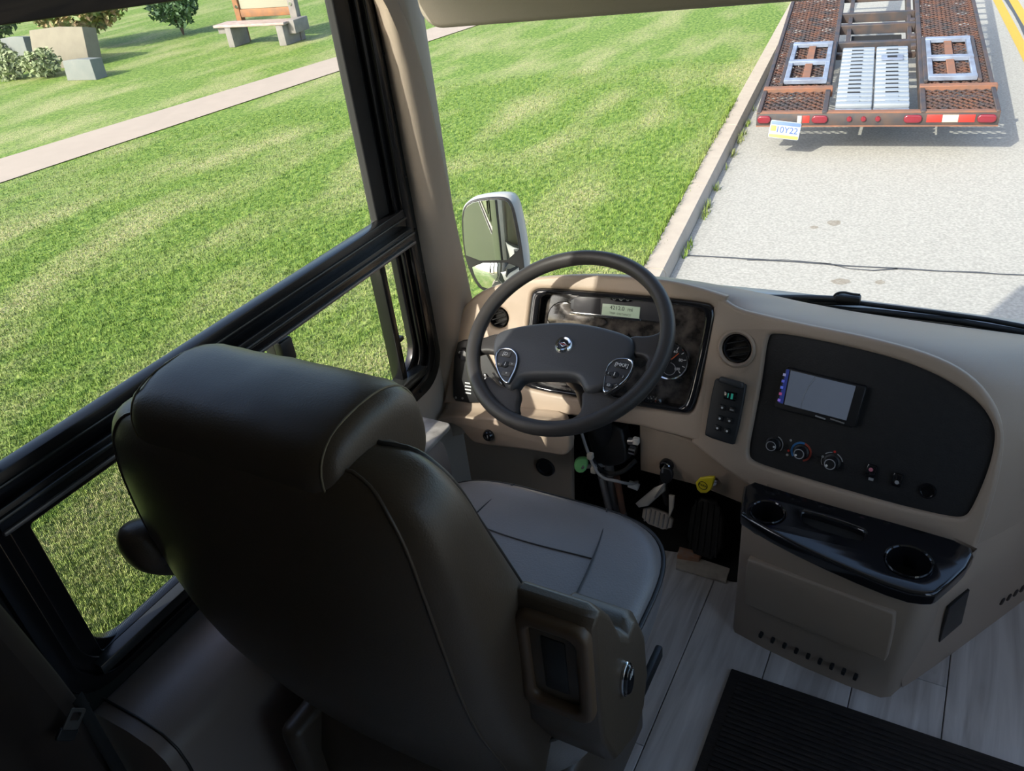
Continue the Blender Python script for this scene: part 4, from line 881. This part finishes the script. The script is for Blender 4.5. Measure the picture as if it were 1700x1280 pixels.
flat('heel_block', pz, [pz.uv(*p) for p in ((1128, 916), (1166, 926), (1160, 936), (1124, 930))], mat('orange_rust_patch', (.50, .22, .11), .8, var=(50, (.42, .33, .27), .2)), pl, thick=.02, bevel=.004, off=.022)
br = thing('brake_pedal', 'ridged steel brake pedal hanging from a bright metal arm', 'pedal', onz(1095, 855, .1))
BQ2 = Plane.axes(onz(1098, 850, .16), (1, 0, 0), (0, .5, .87))
bo = [BQ2.uv(*p) for p in ((1068, 838), (1118, 856), (1112, 884), (1064, 866))]
flat('pedal_pad', BQ2, chaikin(bo, 1), mat('worn_steel_pad', (.42, .37, .32), .6), br, thick=.016, bevel=.004)
for k in range(6): a = lerp(V(bo[0]), V(bo[1]), .12 + k * .15); c = lerp(V(bo[3]), V(bo[2]), .12 + k * .15); m_ = (a + c) / 2; pbox('pad_ridge', BQ2, m_.x, m_.y, 0, (.004, (a - c).length * .8, .003), STEEL, br, .001, 1)
aq = Plane.axes(onz(1088, 822, .22), (1, -.2, 0), (.3, .45, .84))
flat('pedal_arm', aq, [aq.uv(*p) for p in ((1060, 834), (1084, 806), (1098, 800), (1100, 815), (1078, 842), (1066, 843))], mat('zinc_plate', (.66, .64, .60), .35, metal=.6), br, thick=.012, bevel=.003)
tube('return_spring', [ony(1100, 800, 1.60), ony(1108, 835, 1.64)], .010, DSTEEL, br)
dp = thing('dimmer_bracket', 'small pale metal bracket standing between the pedals', 'bracket', onz(1116, 855, .1))
dq = Plane.axes(onz(1115, 845, .2), (1, 0, 0), (0, .3, .95)); flat('bracket_plate', dq, [dq.uv(*p) for p in ((1110, 822), (1119, 824), (1117, 845), (1110, 862))], mat('pale_bracket', (.55, .50, .42), .6), dp, thick=.01, bevel=.002)

# ================================================================== CUP HOLDER CONSOLE
cc = thing('cup_holder_console', 'taupe floor console with gloss black cup holder top and storage door', 'console', (-.12, 1.45, 0))
bl, brr = onz(1212, 1045, 0), onz(1480, 1165, 0)
tl, trr = ony(1226, 866, 1.340), ony(1540, 990, 1.262)
ZT = (tl.z + trr.z) / 2
def cring(f, z):
    a, b = lerp(bl, tl, f), lerp(brr, trr, f); a.z = b.z = z
    u = (b - a); n_ = V((-u.y, u.x, 0)).normalized()
    r1, r2 = b + V((.075, .17, 0)), b + V((.02, .05, 0))
    l1, l2 = a + n_ * .25, a + n_ * .03
    return [l1, l2, a + n_ * .008 + u * .012, a + u * .035 - n_ * .002, lerp(a, b, .25) - n_ * .010, lerp(a, b, .5) - n_ * .013, lerp(a, b, .75) - n_ * .010, b - u * .06 - n_ * .002, b - u * .015 + n_ * .012, r2 + V((0, .01, 0)), r1, lerp(r1, l1, .5)]
grid_mesh('console_body', [cring(0, 0), cring(.02, .012), cring(.3, ZT * .3), cring(.6, ZT * .6), cring(1, ZT - .004), cring(1, ZT)], TAUPE2, cc, closed=True, caps=False, angle=50)

TQ = Plane.axes((0, 0, ZT + .022), (1, 0, 0), (0, 1, 0))
to = [TQ.uv(*p) for p in ((1237, 795), (1300, 815), (1400, 845), (1500, 872), (1612, 905), (1618, 930), (1560, 985), (1545, 990), (1500, 984), (1400, 944), (1300, 897), (1232, 858), (1228, 850))]
h1, h2 = TQ.uv(1274, 853), TQ.uv(1508, 935)
def px_ellipse(P, x, y, rx_, ry_, n=28, rot=0): return [P.uv(x + rx_ * math.cos(t) * math.cos(rot) - ry_ * math.sin(t) * math.sin(rot), y + rx_ * math.cos(t) * math.sin(rot) + ry_ * math.sin(t) * math.cos(rot)) for t in [2 * math.pi * k / n for k in range(n)]]
slot = [TQ.uv(*p) for p in ((1330, 853), (1338, 851), (1430, 880), (1436, 888), (1428, 900), (1336, 871))]
tt = flat('tray_top', TQ, chaikin(to, 1), GLOSSB, cc, [circ(h1[0], h1[1], .033), circ(h2[0], h2[1], .040), chaikin(slot, 1)], .034, .008, 0.004, 4)
for h, k in ((h1, .033 / .040), (h2, 1)):
    lathe('cup_well', [(.0435 * k, .004), (.042 * k, .008), (.0395 * k, .006), (.0385 * k, -.02), (.036 * k, -.045), (0, -.046)], TQ, h[0], h[1], GLOSSB, tt, 36)
flat('coin_slot', TQ, chaikin(scale_uv(slot, 1.04), 1), BLACKM, tt, thick=.004, bevel=.001, off=-.012)
# storage door and slots on the front face
fa, fb = cring(.5, ZT * .5)[3], cring(.5, ZT * .5)[7]
CF = Plane.axes(lerp(fa, fb, .5) + V((0, -.016, 0)), (fb - fa), (tl - bl)); CF = Plane.axes(CF.P0, CF.u, CF.v - CF.u * CF.u.dot(CF.v))
do = chaikin([CF.uv(*p) for p in ((1243, 927), (1480, 1014), (1488, 1022), (1474, 1090), (1468, 1098), (1240, 1004), (1236, 996), (1239, 932))], 1)
flat('storage_door', CF, do, TAUPE2, cc, thick=.020, bevel=.005, off=.004)
for k in range(9):
    a, b = CF.uv(1262 + k * 19.6, 1056 + k * 8.8); pbox('air_slot', CF, a, b, -.012, (.008, .011, .0145), BLACKM, cc, .002)

# ================================================================== DRIVER SEAT
SX = -.672
seat = thing('driver_seat', 'dark taupe leather driver seat with padded headrest, seen from behind', 'seat', (SX, .75, 0))
def cr(p0, p1, p2, p3, t): return .5 * (2 * p1 + (p2 - p0) * t + (2 * p0 - 5 * p1 + 4 * p2 - p3) * t * t + (3 * p1 - p0 - 3 * p2 + p3) * t ** 3)
def dense(secs, n=4):                        # smooth in-between sections
    out = []
    for i in range(len(secs) - 1):
        a, b, c, d = secs[max(i - 1, 0)], secs[i], secs[i + 1], secs[min(i + 2, len(secs) - 1)]
        for k in range(n): out.append(tuple(cr(*q, k / n) for q in zip(a, b, c, d)))
    return out + [tuple(secs[-1])]
secs = dense([(z, (r + f) / 2, w_, (f - r) / 2) for z, r, f, w_ in ((.36, .60, .74, .225), (.40, .572, .752, .245), (.50, .530, .758, .262), (.60, .495, .748, .270), (.70, .462, .728, .274), (.80, .443, .694, .277), (.90, .436, .650, .277), (1.0, .437, .608, .270), (1.06, .441, .588, .260), (1.10, .447, .572, .243), (1.125, .460, .556, .215), (1.136, .478, .53, .16))])
grid_mesh('backrest', [[V((x, y, z)) for x, y in sring(SX, cy, w_, t, 3.2, 56)] for z, cy, w_, t in secs], LEATHER, seat, closed=True, caps=True, angle=180)
def rimpt(sec, side, face):
    z, cy, w_, t = sec; a = .62; e = 3.2; return V((SX + side * w_ * math.cos(a) ** (2 / e), cy + face * t * math.sin(a) ** (2 / e), z))
for face in (-1, 1):
    pts = [rimpt(q, 1, face) for q in secs[3:-2]] + [V((SX + k * .13, .504 + face * .03, 1.1350)) for k in (.8, 0, -.8)] + [rimpt(q, -1, face) for q in secs[3:-2]][::-1]
    tube('piping', pts, .0038 if face > 0 else .0022, PIPE if face > 0 else LEATHER, seat)
# headrest pad rolled over the top
HX, HY, HZ = -.680, .545, 1.104
def hring(x, k):
    r = []
    for q in range(36):
        a = 2 * math.pi * q / 36; c, s_ = math.cos(a), math.sin(a); e = 2.6
        r.append(V((x, HY + .092 * k * math.copysign(abs(c) ** (2 / e), c) - .010 * s_, HZ + .074 * k * math.copysign(abs(s_) ** (2 / e), s_))))
    return r
hsec = dense([(-.168, .25), (-.166, .62), (-.160, .83), (-.148, .935), (-.126, .99), (-.06, 1.0), (0, 1.005), (.06, 1.0), (.126, .99), (.148, .935), (.160, .83), (.166, .62), (.168, .25)], 3)
def wrinkle(p): return p + V((0, 0, 1)) * (.0022 * mnoise.noise(V((p.x * 22 + p.y * 30, p.y * 9, 3))) + .0018 * mnoise.noise(p * 45))
grid_mesh('headrest', [[wrinkle(p) for p in hring(HX + dx, k)] for dx, k in hsec], LEATHER, seat, closed=True, caps=True, angle=180)
for dx in (-.147, .147): tube('stitching', hring(HX + dx, .943), .0013, STITCH, seat, cyc=True)
# seat cushion
cs = []
for z, w_, l0, l1, e in ((.375, .24, .62, 1.10, 3.5), (.39, .262, .60, 1.128, 3.8), (.44, .275, .60, 1.145, 4), (.50, .275, .60, 1.150, 4), (.525, .262, .61, 1.136, 4), (.536, .235, .63, 1.112, 4), (.540, .16, .68, 1.04, 4)):
    cs.append((z, w_, l0, l1, e))
CUX = SX + .035
grid_mesh('seat_cushion', [[V((x, y, z)) for x, y in sring(CUX, (l0 + l1) / 2, w_, (l1 - l0) / 2, e, 64)] for z, w_, l0, l1, e in dense(cs, 3)], LEATHER2, seat, closed=True, caps=True, angle=180)
tube('piping', [V((x, y, .508)) for x, y in sring(CUX, .875, .2765, .2765, 4, 64)], .0045, PIPE, seat, cyc=True)
zt_ = .5405
for pts in ([(-.475, .70), (-.478, .85), (-.49, 1.0), (-.51, 1.10), (-.522, 1.135)], [(-.775, .70), (-.772, .85), (-.76, 1.0), (-.745, 1.10), (-.735, 1.135)], [(-.765, .985), (-.65, .978), (-.488, .985)]):
    tube('seam', [V((x, y, zt_ + .0008 - max(0, y - 1.04) * .12)) for x, y in pts], .0015, PIPE, seat, smooth_pts=True)
# base skirt
grid_mesh('seat_base', [[V((x, y, z)) for x, y in sring(SX + .01, cy, w_, l, 5, 32)] for z, cy, w_, l in ((.0, .86, .20, .20), (.03, .86, .205, .21), (.10, .86, .205, .21), (.12, .86, .235, .25), (.30, .86, .25, .26), (.385, .86, .25, .255))], BLACKM, seat, closed=True, caps=True, angle=50)
# rear skirt of the backrest down to the base
grid_mesh('back_skirt', [[V((x, y, z)) for x, y in sring(SX + .01, cy, w_, l, 4, 32)] for z, cy, w_, l in ((.12, .66, .235, .10), (.2, .65, .258, .11), (.32, .65, .265, .105), (.40, .66, .25, .085))], LEATHER, seat, closed=True, caps=True, angle=60)
# armrest mounts on both sides
def arm(side):
    x0 = SX + side * .268; x1 = SX + side * (.376 if side > 0 else .30)
    rows = []
    for x, k in ((x0, .0), (lerp(x0, x1, .15) if False else x0 + (x1 - x0) * .15, .0), (x0 + (x1 - x0) * .85, .0), (x1, .012)):
        prof = [(.582 + k, .64), (.578 + k, .76), (.580 + k, .865), (.592 + k, .888 - k), (.612, .886 - k), (.640, .845 - k), (.668, .775 - k), (.695, .742 - k), (.718, .746 - k), (.742 - k, .735 - k), (.765 - k, .67), (.772 - k, .58), (.755 - k, .51 + k), (.70, .485 + k), (.63, .53 + k)]
        rows.append([V((x, y, z)) for y, z in prof])
    am = grid_mesh('armrest_mount', rows, LEATHER, seat, closed=True, caps=True, angle=45)
    bv_ = am.modifiers.new('bevel', 'BEVEL'); bv_.width = .008; bv_.segments = 3; bv_.limit_method = 'ANGLE'; bv_.angle_limit = math.radians(40)
    RP = Plane.axes(((x0 + x1) / 2, .579, .785), (1, 0, 0), (0, .01, 1))
    if side < 0: return am
    flat('recess_frame', RP, rrect(-.052, -.092, .052, .088, .022), mat('brown_recess_frame', (.10, .062, .035), .45), am, [rrect(-.033, -.068, .033, .066, .012)], .022, .008, .010, 4)
    flat('recess_floor', RP, rrect(-.036, -.07, .036, .068, .010), BLACKM, am, thick=.004, bevel=.001, off=-.004)
    pbox('recess_latch', RP, 0, .0, -.004, (.035, .10, .006), BLACK, am, .003)
    SPn = Plane.axes((x1, .672, .675), (0, side * 1, 0), (0, 0, 1))
    bt_ = flat('recline_button', SPn, [(a * 1, b) for a, b in circ(0, 0, .016, 28, .028)], GLOSSB, am, thick=.012, bevel=.005, off=.010, res=4)
    flat('button_ring', SPn, circ(0, 0, .019, 28, .032), CHROME, am, [circ(0, 0, .0155, 28, .0275)], .006, .002, .005)
    if side > 0:
        for q in range(3): pbox('button_line', SPn, -.003 + q * .004, .012, .010, (.0014, .010, .0006), WHITE, bt_, 0, 1, -.3)
    return am
arm(1); arm(-1)
# armrest pads folded up beside the backrest are hidden; the left pad end shows past the seat
grid_mesh('armrest_pad', [[V((-.950 + .045 * math.cos(2 * math.pi * k / 16) * q, y, z + .055 * math.sin(2 * math.pi * k / 16) * q)) for k in range(16)] for y, z, q in dense([(.440, .880, .12), (.443, .879, .5), (.455, .875, .8), (.48, .86, 1.0), (.53, .825, 1.1), (.60, .79, 1.1), (.66, .77, .9), (.68, .765, .3)], 3)], LEATHER, seat, closed=True, caps=True, angle=180)
for q in (-1, 1): box('side_valance', (SX + .03 + q * .235, .74, .26), (.045, .46, .30), LEATHER, seat, .02, 3)
box('seat_lever', (-.338, .88, .42), (.014, .10, .03), BLACK, seat, .005)

# ================================================================== MIRROR AND WIPER
MQ = Plane((-1.235, 1.95, .70), -18.5, 2)
mr = thing('door_mirror', 'tall exterior side mirror with flat and convex glasses beyond the windscreen pillar', 'mirror', MQ.pt(0, -.2))
mo = [MQ.uv(*p) for p in ((766, 352), (776, 336), (800, 329), (836, 327), (848, 334), (856, 355), (868, 420), (872, 470), (850, 486), (800, 486), (784, 462), (772, 430), (767, 395))]
moc = chaikin(mo, 2)
HOUS = mat('pale_mirror_shell', (.40, .40, .38), .3)
cxm = sum(p[0] for p in moc) / len(moc); cym = sum(p[1] for p in moc) / len(moc)
grid_mesh('housing', [[MQ.pt(cxm + (a - cxm) * s + dx, cym + (b - cym) * s, o) for a, b in moc] for s, o, dx in ((.98, -.004, 0), (1.02, -.012, 0), (1.03, -.035, .006), (.96, -.07, .012), (.70, -.10, .014), (.2, -.108, .014))], HOUS, mr, closed=True, caps=True, angle=60)
flat('mirror_rim', MQ, chaikin(mo, 2), BLACK, mr, thick=.012, bevel=.003, off=.0)
MG = MQ.off(.001)
flat('mirror_glass', MG, chaikin([MG.uv(*p) for p in ((769, 354), (778, 338), (803, 332), (836, 331), (846, 338), (853, 360), (865, 431), (775, 433), (770, 395))], 1), MIRROR, mr, thick=.003, bevel=.0003, off=.001, angle=12)
# convex lower glass
lo = chaikin([MG.uv(*p) for p in ((782, 437), (861, 435), (864, 468), (848, 480), (804, 480), (790, 462))], 1)
lx = sum(p[0] for p in lo) / len(lo); ly = sum(p[1] for p in lo) / len(lo)
grid_mesh('convex_glass', [[MG.pt(lx + (a - lx) * s, ly + (b - ly) * s, .002 + .012 * (1 - s * s)) for a, b in lo] for s in (1, .8, .6, .4, .2, .01)], MIRROR, mr, closed=True, angle=180)
a, b = MG.uv(786, 446); tube('mirror_arm', [MQ.pt(-.02, -.16, -.06), MQ.pt(.03, -.26, -.05), V((-1.16, 1.80, .36))], .014, CHROME, mr)
wp = thing('windscreen_wiper', 'black windscreen wiper resting along the base of the windscreen', 'wiper', (0, 2.02, .6))
def wpt(x, y, o=.0): p = ony(x, y, 2.03); return V((p.x, yglass(p.x, p.z) + .035 + o, p.z))
tube('wiper_arm', [wpt(1196, 491), wpt(1260, 489), wpt(1340, 490), wpt(1425, 493)], .009, BLACK, wp)
tube('wiper_arm', [wpt(1205, 500, -.01), wpt(1330, 502, -.01), wpt(1450, 510, -.01), wpt(1580, 524, -.01), wpt(1720, 548, -.01)], .008, RUBBER, wp)
tube('wiper_blade', [wpt(1212, 497), wpt(1340, 498), wpt(1430, 499), wpt(1560, 515), wpt(1640, 526), wpt(1720, 541)], .006, RUBBER, wp)
pw = wpt(1410, 491); box('wiper_clip', pw, (.06, .025, .022), BLACK, wp, .004)
tube('washer_hose', [wpt(1385, 492), wpt(1390, 483), wpt(1402, 480), wpt(1418, 483), wpt(1430, 484)], .003, RUBBER, wp, smooth_pts=True)
place_roots()
